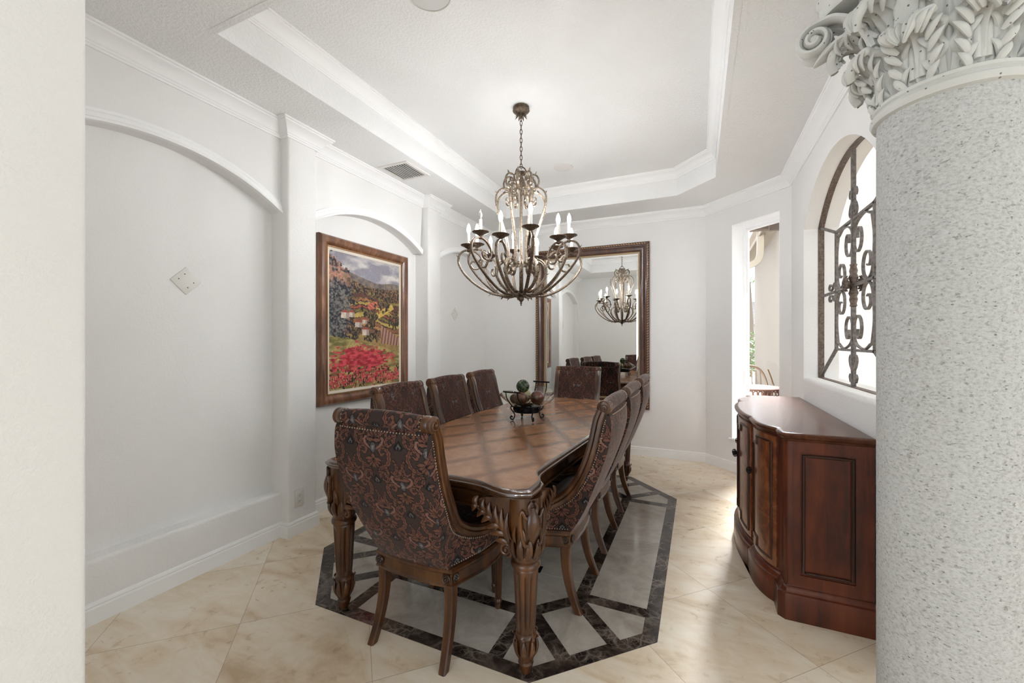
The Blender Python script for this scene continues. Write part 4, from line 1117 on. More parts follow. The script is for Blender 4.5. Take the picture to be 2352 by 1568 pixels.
# ================================================================== SIDEBOARD
SBY = 3.205; SX1 = .742
def half_front():   # body outline, near half, from the back corner to the centre of the bow (x, y)
    a = [(SX1, 2.432), (.402, 2.432), (.394, 2.440), (.394, 2.520), (.402, 2.532), (.402, 2.548)]
    b = c2([(.388, 2.556), (.358, 2.592), (.330, 2.650), (.312, 2.730), (.306, 2.830)], 5)
    c_ = [(.314, 2.842), (.322, 2.850), (.322, 2.862)]
    d = c2([(.304, 2.876), (.284, 2.945), (.270, 3.03), (.262, 3.12), (.260, SBY)], 5)
    return a, b, c_, d
a_, b_, c__, d_ = half_front()
H = a_+b_+c__+d_
BODY = H+[(x, 2*SBY-y) for x, y in reversed(H[:-1])]
def soff(poly, d):   # outward offset, back edge kept on the wall
    P = offs(poly[::-1], d)[::-1]
    return [(min(x, SX1), y) for x, y in P]
# orientation check: BODY runs back -> near side -> front -> far side; outward must be away from the wall
def area(P): return sum(P[i-1][0]*P[i][1]-P[i][0]*P[i-1][1] for i in range(len(P)))/2
if area(BODY) < 0: soff = lambda poly, d: [(min(x, SX1), y) for x, y in offs(poly[::-1], d)[::-1]]
else: soff = lambda poly, d: [(min(x, SX1), y) for x, y in offs(poly, d)]
sb = thing('sideboard', 'bow-fronted dark wood sideboard standing against the wall under the arched opening', 'sideboard')
mb = MB(); mb.loft([[(x, y, z) for x, y in soff(BODY, o)] for z, o in [(.10, 0), (.875, 0)]], True, True); mb.build('body', 'mahogany', sb, smooth=28)
mb = MB(); mb.loft([[(x, y, z) for x, y in soff(BODY, o)] for z, o in [(.868, -.01), (.868, .004), (.874, .012), (.880, .014), (.884, .022), (.894, .030), (.902, .031), (.906, .027), (.910, .020), (.911, .0)]], True, True)
mb.build('top', 'mahogany_top', sb, smooth=40)
mb = MB(); mb.loft([[(x, y, z) for x, y in soff(BODY, o)] for z, o in [(0, .034), (.118, .034), (.126, .030), (.130, .020), (.138, .018), (.150, .012), (.154, .004), (.160, .002), (.160, -.01)]], True, True)
mb.build('plinth', 'mahogany', sb, smooth=40)
# curved doors with raised stepped beading
def surf(path, s, o):
    P = np.asarray(path); ln = np.concatenate([[0], np.cumsum(np.hypot(*np.diff(P, axis=0).T))]); q = s*ln[-1]
    x, y = np.interp(q, ln, P[:, 0]), np.interp(q, ln, P[:, 1])
    e = .02; x2, y2 = np.interp(min(q+e*ln[-1], ln[-1]), ln, P[:, 0]), np.interp(min(q+e*ln[-1], ln[-1]), ln, P[:, 1]); x1, y1 = np.interp(max(q-e*ln[-1], 0), ln, P[:, 0]), np.interp(max(q-e*ln[-1], 0), ln, P[:, 1])
    t_ = Vector((x2-x1, y2-y1)).normalized(); n_ = Vector((t_.y, -t_.x))
    if n_.x > 0 and abs(n_.x) > .2: n_ = -n_
    return x+n_.x*o, y+n_.y*o
def door(path, knob_s, zk):
    z0, z1 = .172, .858
    mb = MB(); n = 14
    for o in (0,):
        rings = []
        for k in range(n+1):
            s = lerp(.03, .97, k/n); x, y = surf(path, s, .010); xi, yi = surf(path, s, -.004)
            rings.append([(x, y, z0), (x, y, z1), (xi, yi, z1), (xi, yi, z0)])
        mb.loft(rings, True, True)
    dr = mb.build('door', 'burl_door', sb, smooth=25)
    # stepped (Greek key corner) beading
    mb = MB(); S0, S1, S2 = .13, .87, .42
    kx = .38
    ptsf = [(S0, .205), (S0, .26), (S0, .77), (S0, .825), (.5, .825), (S1, .825)]
    path2 = [(S0, .250), (S0, .780), (kx, .780), (kx, .828), (S1, .828), (S1, .202), (kx, .202), (kx, .250)]
    if knob_s > .5: path2 = [(1-s, z) for s, z in path2]
    dense = []
    for i in range(len(path2)):
        (sa, za), (sb_, zb) = path2[i], path2[(i+1) % len(path2)]
        for k in range(6): dense.append((lerp(sa, sb_, k/6), lerp(za, zb, k/6)))
    P = [Vector((*surf(path, s, .012), z)) for s, z in dense]
    mb.tube(P, .0062, 6, closed=True); mb.build('beading', 'mahogany_dark', dr)
    mb = MB(); x, y = surf(path, knob_s, .012); x2, y2 = surf(path, knob_s, .034); d = Vector((x2-x, y2-y, 0)).normalized(); tz = Vector((-d.y, d.x, 0))
    mb.tube([(x, y, zk), (x2, y2, zk)], .005, 8)
    mb.ball((x2, y2, zk), .0095, 12, 8)
    mb.tube([Vector((x2, y2, zk))+Vector((0, 0, .019*math.sin(a)))+d*(.012*math.cos(a)) for a in [2*PI*k/20 for k in range(20)]], .0028, 6, closed=True)
    mb.tube([Vector((x2, y2, zk))+Vector((0, 0, .016*math.sin(a)))+tz*(.012*math.cos(a)) for a in [2*PI*k/20 for k in range(20)]], .0026, 6, closed=True)
    mb.lathe([(.001, -.002), (.014, -.002), (.014, .003), (.001, .004)], 16, mat=Matrix.Translation((x, y, zk)) @ d.to_track_quat('Z', 'Y').to_matrix().to_4x4())
    mb.build('knob', 'knob_iron', dr)
mirY = lambda P: [(x, 2*SBY-y) for x, y in reversed(P)]
door(b_, .93, .600); door(mirY(b_), .07, .600)
door(d_, .93, .600); door(mirY(d_), .07, .600)
# raised frame and sunk panel on both ends
for sg, y in ((-1, 2.432), (1, 2*SBY-2.432)):
    mb = MB(); yy = lambda o: y+sg*o
    def B(x0, x1, z0, z1, o): 
        a, b = sorted((yy(-.004), yy(o))); mb.box(x0, x1, a, b, z0, z1)
    B(.404, .455, .16, .870, .008); B(.672, SX1, .16, .870, .008); B(.455, .672, .16, .215, .008); B(.455, .672, .815, .870, .008)
    B(.425, .430, .16, .870, .0095)
    mb.build('side_panel', 'mahogany', sb, smooth=0)
    mb = MB()
    rec = [(.468, yy(.006), .230), (.662, yy(.006), .230), (.662, yy(.006), .802), (.468, yy(.006), .802)]
    P = []
    for i in range(4):
        a, b = Vector(rec[i]), Vector(rec[(i+1) % 4])
        for k in range(8): P.append(a.lerp(b, k/8))
    mb.tube(P, .0075, 8, closed=True)
    mb.build('panel_bead', 'mahogany_dark', sb)

# ================================================================== IRON GRILLE IN THE ARCHED OPENING
GX = .885
gr = thing('iron_grille', 'wrought iron scroll grille with a center rosette set in the arched opening', 'grille', (GX, (OY0+OY1)/2, 0))
gy = (OY1-OY0)/2-.004; zb, zs = OZ0+.004, OZS
def bar(mb, p, q, w=.022, d=.016):
    p, q = Vector(p), Vector(q); mb.tube([p, q], .7071, 4, w, d, up=(1, 0, 0) if abs((q-p).normalized().x) < .9 else (0, 0, 1))
mb = MB()
AR = [(GX, y-(OY0+OY1)/2, z) for y, z in arc_pts(OY0+.004, OY1-.004, OZS, ORISE-.004, 30)]
fr_path = [(0, gy, zb)]+[(0, p[1], p[2]) for p in reversed(AR)]+[(0, -gy, zb)]
mb.sweep([(-.0, -.02), (-.030, -.02), (-.030, .02), (0, .02)], [Vector(p) for p in fr_path], normal=(1, 0, 0), closed=True, side=1 if False else -1)
mb.build('outer_frame', 'grille_rust', gr, smooth=30)
iy, iz0, iz1, zm = .350, 1.305, 2.125, 1.712
for nm, L in {'bar': [((0, iy, iz0-.010), (0, iy, iz1+.010)), ((0, -iy, iz0-.010), (0, -iy, iz1+.010)), ((0, iy+.008, iz0), (0, -iy-.008, iz0)), ((0, iy+.008, iz1), (0, -iy-.008, iz1)),
        ((0, 0, zb), (0, 0, OZS+ORISE-.02)), ((0, gy-.02, zm), (0, -gy+.02, zm)), ((0, iy, iz0), (0, gy-.02, zb+.02)), ((0, -iy, iz0), (0, -gy+.02, zb+.02)), ((0, iy, iz1), (0, gy-.015, zs-.005)), ((0, -iy, iz1), (0, -gy+.015, zs-.005))]}.items():
    for p, q in L:
        mb = MB(); bar(mb, p, q, .018 if abs(p[1]) > .01 or abs(q[1]) > .01 else .024); mb.build('bar', 'grille_iron', gr, smooth=0)
CS = [(.68, .215), (.76, .195), (.82, .26), (.80, .35), (.68, .405), (.55, .37), (.475, .25), (.50, .11), (.62, .03), (.78, .03), (.90, .13), (.965, .36), (.975, .60), (.90, .84)]
CSs = CS+[(.86, .92)]+[(q, p) for p, q in reversed(CS)][0:]
for sy in (-1, 1):
    for sz in (-1, 1):
        P = [(0, sy*(p.x*(iy-.004)+.004), zm+sz*(p.y*((iz1-zm) if sz > 0 else (zm-iz0))*.985+.004)) for p in crom([(a, b, 0) for a, b in CSs], 5)]
        mb = MB(); mb.tube(P, .7071, 4, .016, .008, up=(1, 0, 0)); mb.build('scroll', 'grille_iron', gr, smooth=50)
def s_pair(cy, cz, dy, dz, nm='small_scroll'):
    for s_ in (-1, 1):
        mb = MB()
        SP = [(.045, .055), (.060, .075), (.040, .105), (.018, .08), (.022, .03), (.045, .005), (.062, -.035), (.040, -.065), (.022, -.045), (.034, -.030)]
        e = Vector((0, dy[0], dy[1])); f_ = Vector((0, dz[0], dz[1]))
        P = [Vector((0, cy, cz))+e*(s_*p.x*1.05)+f_*p.y for p in crom([(a, b, 0) for a, b in SP], 6)]
        mb.tube(P, .7071, 4, .014, .007, up=(1, 0, 0)); mb.build(nm, 'grille_iron', gr, smooth=50)
s_pair(0, iz1+.085, (1, 0), (0, 1)); s_pair(0, iz0-.095, (1, 0), (0, -1)); s_pair(iy+.065, zm, (0, 1), (1, 0)); s_pair(-iy-.065, zm, (0, 1), (-1, 0))
mb = MB()
mb.lathe([(.012, zm-.135), (.020, zm-.13), (.016, zm-.115), (.022, zm-.09), (.018, zm-.07), (.026, zm-.05), (.020, zm-.03), (.020, zm+.03), (.026, zm+.05), (.018, zm+.07), (.022, zm+.09), (.016, zm+.115), (.020, zm+.13), (.012, zm+.135)], 16)
for sx in (-1, 1):
    for k in range(10):
        a = 2*PI*k/10; d = Vector((0, math.cos(a), math.sin(a))); b0 = Vector((sx*.018, 0, zm+.01))
        petal(mb, b0+d*.008, b0+d*.052+Vector((sx*.014, 0, 0)), Vector((sx*.014, 0, 0)), .016, (sx, 0, 0))
        if k % 2: petal(mb, b0+d*.004+Vector((sx*.012, 0, 0)), b0+d*.030+Vector((sx*.026, 0, 0)), Vector((sx*.008, 0, 0)), .012, (sx, 0, 0))
    mb.ball((sx*.036, 0, zm+.01), .012, 10, 8)
mb.build('rosette', 'grille_rust', gr)

# ================================================================== CAST STONE COLUMN
KX, KY, KR, KZ = .71, 1.73, .170, 2.088
col_ = thing('column', 'pale cast stone column with a carved acanthus leaf capital', 'column', (KX, KY, 0)); col_['kind'] = 'thing'
mb = MB()
az = math.atan2(-KY, -KX)   # towards the viewer
def seam(a, z):
    d = (a-(az-.44)+PI) % (2*PI)-PI; d2 = (a-(az-.44+PI)+PI) % (2*PI)-PI
    return 1-.014*(math.exp(-(d/.04)**2)+math.exp(-(d2/.04)**2))
mb.lathe([(KR*1.0, .16)]+[(KR, .16+(KZ-.18)*k/8) for k in range(9)], 160, mod=seam); mb.build('shaft', 'cast_stone', col_, smooth=60)
mb = MB(); mb.lathe([(.001, 0), (.235, 0), (.235, .05), (.228, .056), (.222, .085), (.200, .105), (.200, .115), (.196, .135), (.176, .155), (.170, .175), (.001, .176)], 64); mb.build('base', 'cast_stone', col_)
mb = MB(); mb.lathe([(.150, KZ-.026), (.168, KZ-.026), (.170, KZ-.020), (.182, KZ-.016), (.187, KZ-.006), (.186, KZ+.004), (.178, KZ+.010), (.175, KZ+.016), (.181, KZ+.022), (.180, KZ+.032), (.170, KZ+.038), (.150, KZ+.038)], 96); mb.build('collar', 'cast_stone_smooth', col_)
mb = MB(); z0 = KZ+.02
mb.lathe([(.150, z0), (.160, z0+.01), (.156, z0+.10), (.158, z0+.20), (.172, z0+.30), (.196, z0+.37), (.215, z0+.40), (.215, z0+.42), (.001, z0+.42)], 64)
# abacus with concave sides
ab = []
for k in range(4):
    for j in range(14):
        q = j/13; a = k*PI/2+PI/4+q*PI/2; a0 = k*PI/2+PI/4
        r = .335-.115*math.sin(PI*q); aa = lerp(a0+.09, a0+PI/2-.09, q); ab.append((r*math.cos(aa+AZ0) if False else r*math.cos(aa), r*math.sin(aa)))
VAZ = math.radians(90+67.7)          # one volute points to the left of the viewer (azimuth from +x)
ca, sa = math.cos(VAZ-PI/4), math.sin(VAZ-PI/4)
ab = [(x*ca-y*sa, x*sa+y*ca) for x, y in ab]
mb.loft([[(x*s_, y*s_, z) for x, y in ab] for z, s_ in ((z0+.415, .94), (z0+.425, .97), (z0+.445, .97), (z0+.455, 1.0), (z0+.480, 1.0))], True, True)
mb.box(-.30, .30, -.30, .30, z0+.475, z0+.54, Matrix.Rotation(VAZ-PI/4, 4, 'Z')) if False else None
mb.build('capital_bell', 'cast_stone_smooth', col_)
def acanthus(nm, a, zb_, r0, H_, out, W_, parent):
    """one carved leaf: ribbed blade rising from ZB_, curling outwards at the tip, with lobed edges"""
    d = Vector((math.cos(a), math.sin(a), 0)); t_ = Vector((-math.sin(a), math.cos(a), 0))
    prof = crom([(r0, 0, 0), (r0+.008, H_*.30, 0), (r0+.014, H_*.60, 0), (r0+.030, H_*.86, 0), (r0+.3*out+.03, H_*1.0, 0), (r0+.75*out+.012, H_*1.0, 0), (r0+out, H_*.90, 0), (r0+out-.006, H_*.80, 0)], 5)
    n = len(prof); m_ = 33; front = []; back = []
    for i, p in enumerate(prof):
        q = i/(n-1); w = W_*(.62+.55*math.sin(PI*min(q*1.15, 1))**.8)*(1-.82*max(0, (q-.62)/.38)**1.7)
        lob = 1+.16*math.sin(q*5*2*PI)
        if i < n-1: T = (prof[i+1]-p).normalized()
        nr = Vector((-T.y, T.x, 0))*-1
        fr_, bk_ = [], []
        for j in range(m_):
            s = j/(m_-1)*2-1; x = s*w*lob
            rib = .0055*math.cos(s*PI*4.5)*(1-q*.35)+.006*math.exp(-(s/.16)**2)-.010*abs(s)**3
            sag = -.35*x*x/max(r0, .1)
            P = d*(p.x+nr.x*rib+sag*(1-q))+t_*x+Vector((0, 0, zb_+p.y+nr.y*rib-.012*abs(s)**2*sstep(.6, 1, q)))
            fr_.append(P); bk_.append(P-(d*nr.x+Vector((0, 0, nr.y)))*(.022 if 0 < j < m_-1 else .010))
        front.append(fr_+bk_[::-1])
    mb_ = MB(); mb_.loft(front, True, True)
    # curled fronds along both edges
    for s_ in (-1, 1):
        for k in range(6):
            q = .10+.125*k; i = int(q*(n-1)); p = prof[i]; w = W_*(.62+.55*math.sin(PI*min(q*1.15, 1))**.8)
            b0 = d*(p.x+.002)+t_*(s_*w*.50)+Vector((0, 0, zb_+p.y-.030)); b1 = d*(p.x+.012)+t_*(s_*w*1.10)+Vector((0, 0, zb_+p.y+.016))
            petal(mb_, b0, b1, d*.006, .0105, d, thick=.7)
    tipz = prof[-2]
    for s_ in (): mb_.ball(tuple(d*(tipz.x-.010)+t_*(s_*W_*.30)+Vector((0, 0, zb_+tipz.y+.006))), .013, 10, 8)
    return mb_.build(nm, 'cast_stone_smooth', parent, smooth=50)
for k in range(8): acanthus('acanthus_leaf', VAZ+PI/8+k*PI/4, z0+.012, .158, .150, .078, .056, col_)
for k in range(8): acanthus('acanthus_leaf', VAZ+k*PI/4, z0+.012, .150, .275, .125, .058, col_)
for k in range(4):
    a = VAZ+k*PI/2; d = Vector((math.cos(a), math.sin(a), 0)); t_ = Vector((-math.sin(a), math.cos(a), 0)); mb = MB()
    for s_ in (-1, 1):
        off = t_*(s_*.030)
        P = crom([d*.165+t_*(s_*.09)+Vector((0, 0, z0+.20)), d*.205+t_*(s_*.075)+Vector((0, 0, z0+.31)), d*.27+t_*(s_*.045)+Vector((0, 0, z0+.385)), d*.325+off+Vector((0, 0, z0+.40))], 8)
        cen = d*.335+Vector((0, 0, z0+.345)); sp = [cen+off*(1+.3*(k2/40))+d*(lerp(.055, .010, k2/40)*math.sin(2*PI*1.75*k2/40))+Vector((0, 0, lerp(.055, .010, k2/40)*math.cos(2*PI*1.75*k2/40))) for k2 in range(41)]
        L_ = P+sp; mb.tube(L_, [lerp(.018, .014, i/len(L_)) for i in range(len(L_))], 8, 1.5, .75, up=t_)
        mb.ball(tuple(cen+off*1.35), .016, 12, 8)
    mb.ball(tuple(d*.335+Vector((0, 0, z0+.345))), 1, 20, 12, (.052, .052, .052), None) if False else None
    m_ = Matrix.Translation(d*.335+Vector((0, 0, z0+.345))) @ Matrix(((d.x, t_.x, 0, 0), (d.y, t_.y, 0, 0), (0, 0, 1, 0), (0, 0, 0, 1))) @ Matrix.Rotation(PI/2, 4, 'X')
    mb.lathe([(.001, -.026), (.050, -.026), (.050, .026), (.001, .026)], 28, mat=m_)
    # leaf carrying the volute from below
    petal(mb, d*.185+Vector((0, 0, z0+.255)), d*.345+Vector((0, 0, z0+.268)), Vector((0, 0, .040)), .048, (0, 0, 1), 14, .45)
    for s_ in (-1, 1): petal(mb, d*.20+t_*(s_*.03)+Vector((0, 0, z0+.26)), d*.305+t_*(s_*.045)+Vector((0, 0, z0+.275)), Vector((0, 0, .035)), .026, (0, 0, 1), 12, .5)
    mb.build('volute', 'cast_stone_smooth', col_, smooth=50)
for k in range(8):
    a = VAZ+PI/8+k*PI/4; d = Vector((math.cos(a), math.sin(a), 0)); t_ = Vector((-math.sin(a), math.cos(a), 0)); mb = MB()
    for s_ in (-1, 0, 1):
        P = crom([d*.166+t_*(s_*.011)+Vector((0, 0, z0+.03)), d*.170+t_*(s_*.012)+Vector((0, 0, z0+.18)), d*.182+t_*(s_*.014)+Vector((0, 0, z0+.28)), d*.205+t_*(s_*.034)+Vector((0, 0, z0+.35)), d*.225+t_*(s_*.065)+Vector((0, 0, z0+.37))], 6)
        mb.tube(P, [lerp(.009, .013, i/len(P)) for i in range(len(P))], 8)
    mb.build('stalk', 'cast_stone_smooth', col_, smooth=50)

# ================================================================== WALL AND CEILING FITTINGS
vt = thing('air_vent', 'white louvered air vent in the lower ceiling above the left wall', 'vent', (-2.375, 2.95, ZS))
mb = MB()
for a, b, c_, d in ((-.155, .155, -.165, -.135), (-.155, .155, .135, .165), (-.155, -.125, -.135, .135), (.125, .155, -.135, .135)): mb.box(a, b, c_, d, -.008, .0)
mb.build('frame', 'vent_metal', vt, smooth=0)
mb = MB(); mb.box(-.128, .128, -.138, .138, -.0008, .0005); mb.build('backing', 'vent_dark', vt, smooth=0)
for k in range(10):
    mb = MB(); x = -.112+.025*k; mb.box(-.0075, .0075, -.137, .137, -.0008, .0008, Matrix.Translation((x, 0, -.008)) @ Matrix.Rotation(1.05, 4, 'Y')); mb.build('slat', 'vent_metal', vt, smooth=0)
for (x, y, r, mt, lb) in ((-1.25, 1.745, .115, 'speaker_mesh', 'round grey ceiling speaker cut off by the top edge of the photo'), (-1.25, 4.045, .095, 'speaker_mesh_pale', 'pale flush round ceiling speaker beyond the chandelier')):
    sp = thing('ceiling_speaker', lb, 'speaker', (x, y, ZC))
    mb = MB(); mb.lathe([(r-.008, 0), (r, 0), (r, -.004), (r-.004, -.006), (r-.008, -.005)], 48, cap=False); mb.build('rim', 'white_plastic', sp)
    mb = MB(); mb.lathe([(.001, -.0035), (r-.006, -.0035), (r-.006, -.0005), (.001, -.0005)], 48); mb.build('grille', mt, sp, smooth=0)
ot = thing('wall_outlet', 'white electrical outlet low on the first pilaster', 'outlet', (XP, 2.057, .252))
mb = MB(); mb.bbox(0, .005, -.036, .036, -.060, .060, .002); mb.build('cover_plate', 'white_plastic', ot)
for s_ in (-1, 1):
    mb = MB(); mb.bbox(.004, .0068, -.016, .016, s_*.021-.014, s_*.021+.014, .001); rc = mb.build('receptacle', 'white_plastic', ot)
    mb = MB()
    for y in (-.006, .006): mb.box(.0066, .0071, y-.0012, y+.0012, s_*.021-.003, s_*.021+.006)
    mb.lathe([(.001, 0), (.0022, 0), (.0022, .0005), (.001, .0005)], 8, mat=Matrix.Translation((.0066, 0, s_*.021-.008)) @ Matrix.Rotation(PI/2, 4, 'Y')); mb.build('slot', 'slot_dark', rc, smooth=0)
for y, z, lb in ((1.433, 1.717, 'white diamond blank wall plate in the nearest empty niche'), (4.385, 1.700, 'white diamond blank wall plate in the far niche beyond the painting')):
    wp = thing('wall_plate', lb, 'wall plate', (XN, y, z))
    mb = MB(); mb.bbox(0, .006, -.0585, .0585, -.0585, .0585, .003, Matrix.Rotation(PI/4, 4, 'X')); mb.build('plate', 'white_plastic', wp)
    mb = MB()
    for a, b in ((-.022, .033), (.022, .033), (-.022, -.033), (.022, -.033)):
        m_ = Matrix.Rotation(PI/4, 4, 'X') @ Matrix.Translation((.0055, a, b)) @ Matrix.Rotation(PI/2, 4, 'Y'); mb.lathe([(.0005, 0), (.0032, 0), (.0032, .0012), (.0005, .0012)], 10, mat=m_)
    mb.build('screw', 'slot_dark', wp)

# ================================================================== OUTDOORS, seen through the window
mb = MB(); mb.box(-6, 14, 5.4, 30, -.2, -.06); struct(mb.build('patio_ground', 'patio_stone', smooth=0))
EX = 1.70
mb = MB(); mb.box(EX, EX+.25, 5.2, 15.8, -.1, 4.12); struct(mb.build('exterior_wall', 'stucco', smooth=0))
ev = thing('roof_eave', 'cream boxed roof eave along the top of the beige outside wall', 'eave')
mb = MB(); mb.box(EX-.32, EX+.3, 5.6, 16.0, 4.02, 4.06); mb.build('soffit_board', 'soffit_cream', ev, smooth=0)
mb = MB(); mb.box(EX-.35, EX-.32, 5.6, 16.0, 3.96, 4.20); mb.build('fascia_board', 'soffit_cream', ev, smooth=0)
mb = MB(); mb.box(EX-.46, EX-.35, 5.6, 16.05, 4.08, 4.20); mb.build('gutter', 'gutter_cream', ev, smooth=0)
ow = thing('porch_beam', 'dark brown beam under the roof edge just outside the window', 'beam')
mb = MB(); mb.box(.36, 1.0, 5.42, 5.50, 2.625, 2.70); mb.box(.72, 1.0, 5.36, 5.42, 2.595, 2.70); mb.build('beam_board', 'eave_brown', ow, smooth=0)
dp = thing('downspout', 'cream downspout elbow at the far end of the eave', 'downspout', (1.38, 11.9, 0))
mb = MB(); P = crom([(.02, 0, 4.10), (.02, 0, 3.62), (0, 0, 3.46), (-.07, 0, 3.34), (-.20, 0, 3.27), (-.50, 0, 3.20)], 6); mb.tube(P, .085, 4, 1., 1.2, up=(0, 1, 0)); mb.build('elbow', 'gutter_cream', dp, smooth=0)
def bush(name, lb, cat, x, y, r, h, n, mats, seed, z0=0.):
    q = random.Random(seed); mb = MB()
    for k in range(n):
        a, b, c_ = q.uniform(0, 2*PI), q.uniform(-1, 1), q.random()**.35
        s_ = math.sqrt(1-b*b); P = Vector((x+r*c_*s_*math.cos(a), y+r*c_*s_*math.sin(a), z0+h/2+h/2*c_*b)); L = q.uniform(.06, .12)*(.6+r)
        d = Vector((q.gauss(0, 1), q.gauss(0, 1), q.gauss(.4, .8))).normalized(); w = d.orthogonal().normalized()*L*.22; up = d.cross(w).normalized()*L*.05
        mb.add([P, P+d*L*.5+w+up, P+d*L, P+d*L*.5-w+up], [(0, 1, 2), (0, 2, 3)])
    o = mb.build(name, mats, smooth=0); return tag(o, lb, cat)
bush('leafy_shrub', 'bright green leafy shrub outside the window behind the patio chair', 'shrub', 1.4, 17.2, .9, 1.9, 900, 'leaf_green', 3, -.06)
bush('hedge_bush', 'dark green tall bush below the neighbouring roof', 'bush', 1.7, 23, 1.0, 2.4, 900, 'leaf_dark', 4, -.06)
# palm
pt = thing('palm_tree', 'palm with drooping green fronds seen at the upper part of the window', 'palm', (1.9, 19.4, -.06))
mb = MB(); P = [(0+.08*math.sin(k*.5), 0, .55*k) for k in range(8)]; mb.tube(P, [.11-.006*k for k in range(8)], 10); mb.build('trunk', 'bark', pt)
q = random.Random(8)
for k in range(13):
    a = 2*PI*k/13; mb = MB(); d = Vector((math.cos(a), math.sin(a), 0)); L = 1.25
    P = crom([Vector((0, 0, 3.80)), d*.45*L+Vector((0, 0, 4.02)), d*.85*L+Vector((0, 0, 3.76)), d*1.1*L+Vector((0, 0, 3.2))], 8); mb.tube(P, .014, 5)
    for i in range(3, len(P)):
        for s_ in (-1, 1):
            t_ = Vector((-d.y, d.x, 0))*s_; B = P[i]; T_ = B+t_*.26+d*.14-Vector((0, 0, .20)); w = d*.022; mb.add([B-w, B+w, T_], [(0, 1, 2)])
    mb.build('frond', 'leaf_green', pt, smooth=0)
nh = thing('neighbor_house', 'white neighbouring house with louvered siding beyond the garden', 'house', (1.6, 26, 0))
mb = MB(); mb.box(-3, 3, 0, 3, -.1, 2.3); mb.build('wall', 'siding_white', nh, smooth=0)
mb = MB()
for k in range(16): mb.box(-3.1, 3.1, -.30+.02*k*0-.0+.11*k*.6, -.02+.11*k*.6, 2.25+.085*k, 2.30+.085*k)
mb.build('roof_tiles', 'roof_grey', nh, smooth=0)
# cast iron patio table and chair
tb = thing('patio_table', 'brown cast metal patio table with a lattice rim outside the window', 'table', (.66, 6.35, 0))
mb = MB(); mb.lathe([(.001, .735), (.33, .735), (.345, .742), (.345, .756), (.33, .762), (.001, .764)], 48); mb.build('table_top', 'patio_brown', tb)
mb = MB()
for k in range(36):
    a = 2*PI*k/36; d = Vector((math.cos(a), math.sin(a), 0)); t_ = Vector((-d.y, d.x, 0))
    mb.tube([d*.325+t_*(.026*math.cos(b))+Vector((0, 0, .70+.030*math.sin(b))) for b in [2*PI*j/12 for j in range(12)]], .006, 5, closed=True)
mb.build('lattice_apron', 'patio_brown', tb)
for k in range(4):
    a = k*PI/2+.5; d = Vector((math.cos(a), math.sin(a), 0)); mb = MB(); P = crom([d*.26+Vector((0, 0, .73)), d*.20+Vector((0, 0, .5)), d*.16+Vector((0, 0, .3)), d*.27+Vector((0, 0, .0)), d*.29+Vector((0, 0, -.055))], 6); mb.tube(P, .016, 7); mb.build('leg', 'patio_brown', tb)
pc = thing('patio_chair', 'cast metal patio chair with a curved arm standing behind the patio table', 'chair', (.78, 7.15, -.06), .25)
for s_ in (-1, 1):
    mb = MB(); P = crom([(s_*.27, .26, .98), (s_*.285, .20, .88), (s_*.29, .10, .75), (s_*.29, -.02, .70), (s_*.29, -.18, .69), (s_*.30, -.28, .67), (s_*.29, -.30, .62)], 6); mb.tube(P, .020, 8, 1.4, .8); mb.build('arm', 'patio_frame', pc)
    for y in (-.24, .24):
        mb = MB(); mb.tube(crom([(s_*.27, y*.9, .69 if y < 0 else .45), (s_*.27, y*.95, .30), (s_*.28, y*1.1, 0)], 5), .017, 7); mb.build('leg', 'patio_frame', pc)
mb = MB(); mb.bbox(-.27, .27, -.25, .25, .40, .43, .01)
mb.build('seat', 'patio_frame', pc)
mb = MB()
mb.tube(crom([(-.26, .24, .42), (-.27, .28, .75), (-.18, .31, .98), (0, .32, 1.04), (.18, .31, .98), (.27, .28, .75), (.26, .24, .42)], 6), .018, 7)
for k in range(7): mb.tube([(-.2+.066*k, .25, .42), (-.18+.06*k, .305, .97)], .009, 5)
mb.build('backrest', 'patio_frame', pc)

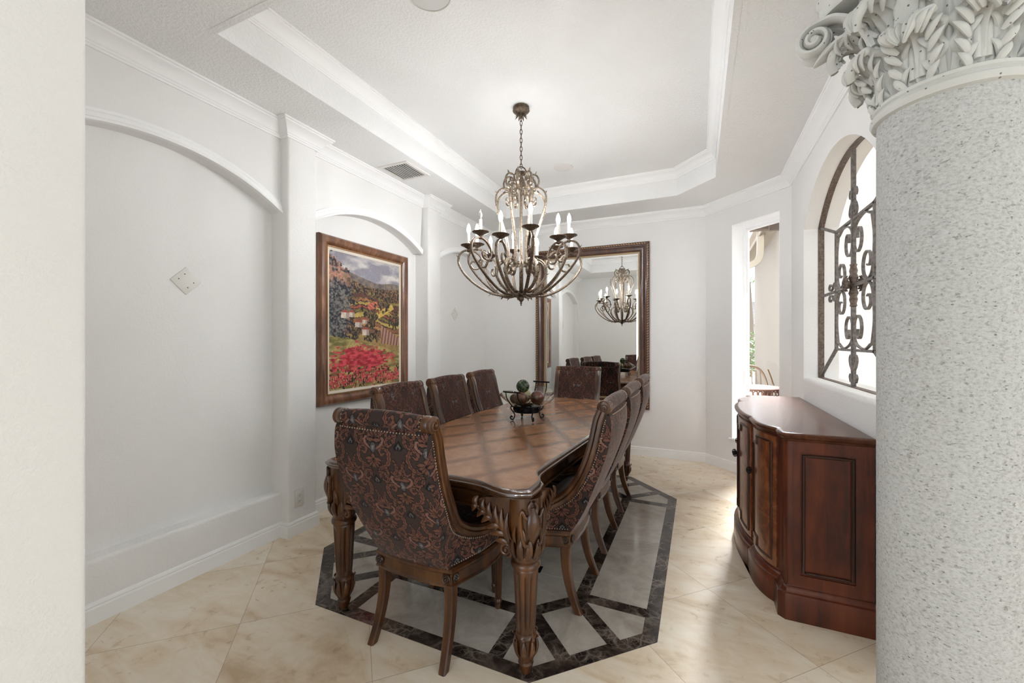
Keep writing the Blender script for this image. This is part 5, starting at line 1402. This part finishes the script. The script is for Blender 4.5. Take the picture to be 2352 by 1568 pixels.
# ================================================================== LIGHT
W = bpy.data.worlds.new('World'); SC.world = W; W.use_nodes = True
bg = W.node_tree.nodes['Background']; bg.inputs[0].default_value = (*lin((236, 243, 255)), 1); bg.inputs[1].default_value = 1.05
def area(name, loc, rot, sx, sy, power, color=(1, 1, 1), spread=PI):
    l = bpy.data.lights.new(name, 'AREA'); l.shape = 'RECTANGLE'; l.size = sx; l.size_y = sy; l.energy = power; l.color = color; l.spread = spread
    o = bpy.data.objects.new(name, l); COL.objects.link(o); o.location = loc; o.rotation_euler = rot; return o
area('hall_fill', (-1.9, -4.1, 1.6), (PI/2, 0, 0), 4.2, 3.0, 36, (.82, .91, 1))  # fill lamp added behind the camera, no window there
area('hall_side_fill', (4.5, -1.4, 1.6), (PI/2, 0, PI/2), 4.4, 2.8, 22, (.82, .91, 1))  # second added fill from the right for the left niches, no window there
area('gallery_fill', (3.5, 3.0, 3.25), (0, 0, 0), 1.3, 2.6, 20, (1, 1, 1))  # unseen lamp added to brighten the room beyond the grille
sun = bpy.data.lights.new('sun', 'SUN'); sun.energy = 38; sun.angle = math.radians(34); sun.color = (.96, .98, 1)
so = bpy.data.objects.new('sun', sun); COL.objects.link(so); so.rotation_euler = Vector((-.27, -.86, -.86)).to_track_quat('-Z', 'Y').to_euler()
pt_ = bpy.data.lights.new('window_portal', 'AREA'); pt_.shape = 'RECTANGLE'; pt_.size = s1-s0; pt_.size_y = wz1-wz0; pt_.cycles.is_portal = True
po = bpy.data.objects.new('window_portal', pt_); COL.objects.link(po)
po.matrix_world = ang @ Matrix.Translation(((s0+s1)/2, .21, (wz0+wz1)/2)) @ Matrix.Rotation(-PI/2, 4, 'X') @ Matrix.Identity(4)

VS = SC.view_settings; VS.view_transform = 'Standard'; VS.look = 'None'; VS.gamma = 1; VS.exposure = 1.82; VS.use_curve_mapping = False
cy = SC.cycles
cy.max_bounces = 9; cy.diffuse_bounces = 6; cy.glossy_bounces = 4; cy.transmission_bounces = 6; cy.transparent_max_bounces = 6
cy.caustics_reflective = False; cy.caustics_refractive = False; cy.sample_clamp_indirect = 6; cy.use_denoising = True; cy.blur_glossy = .4
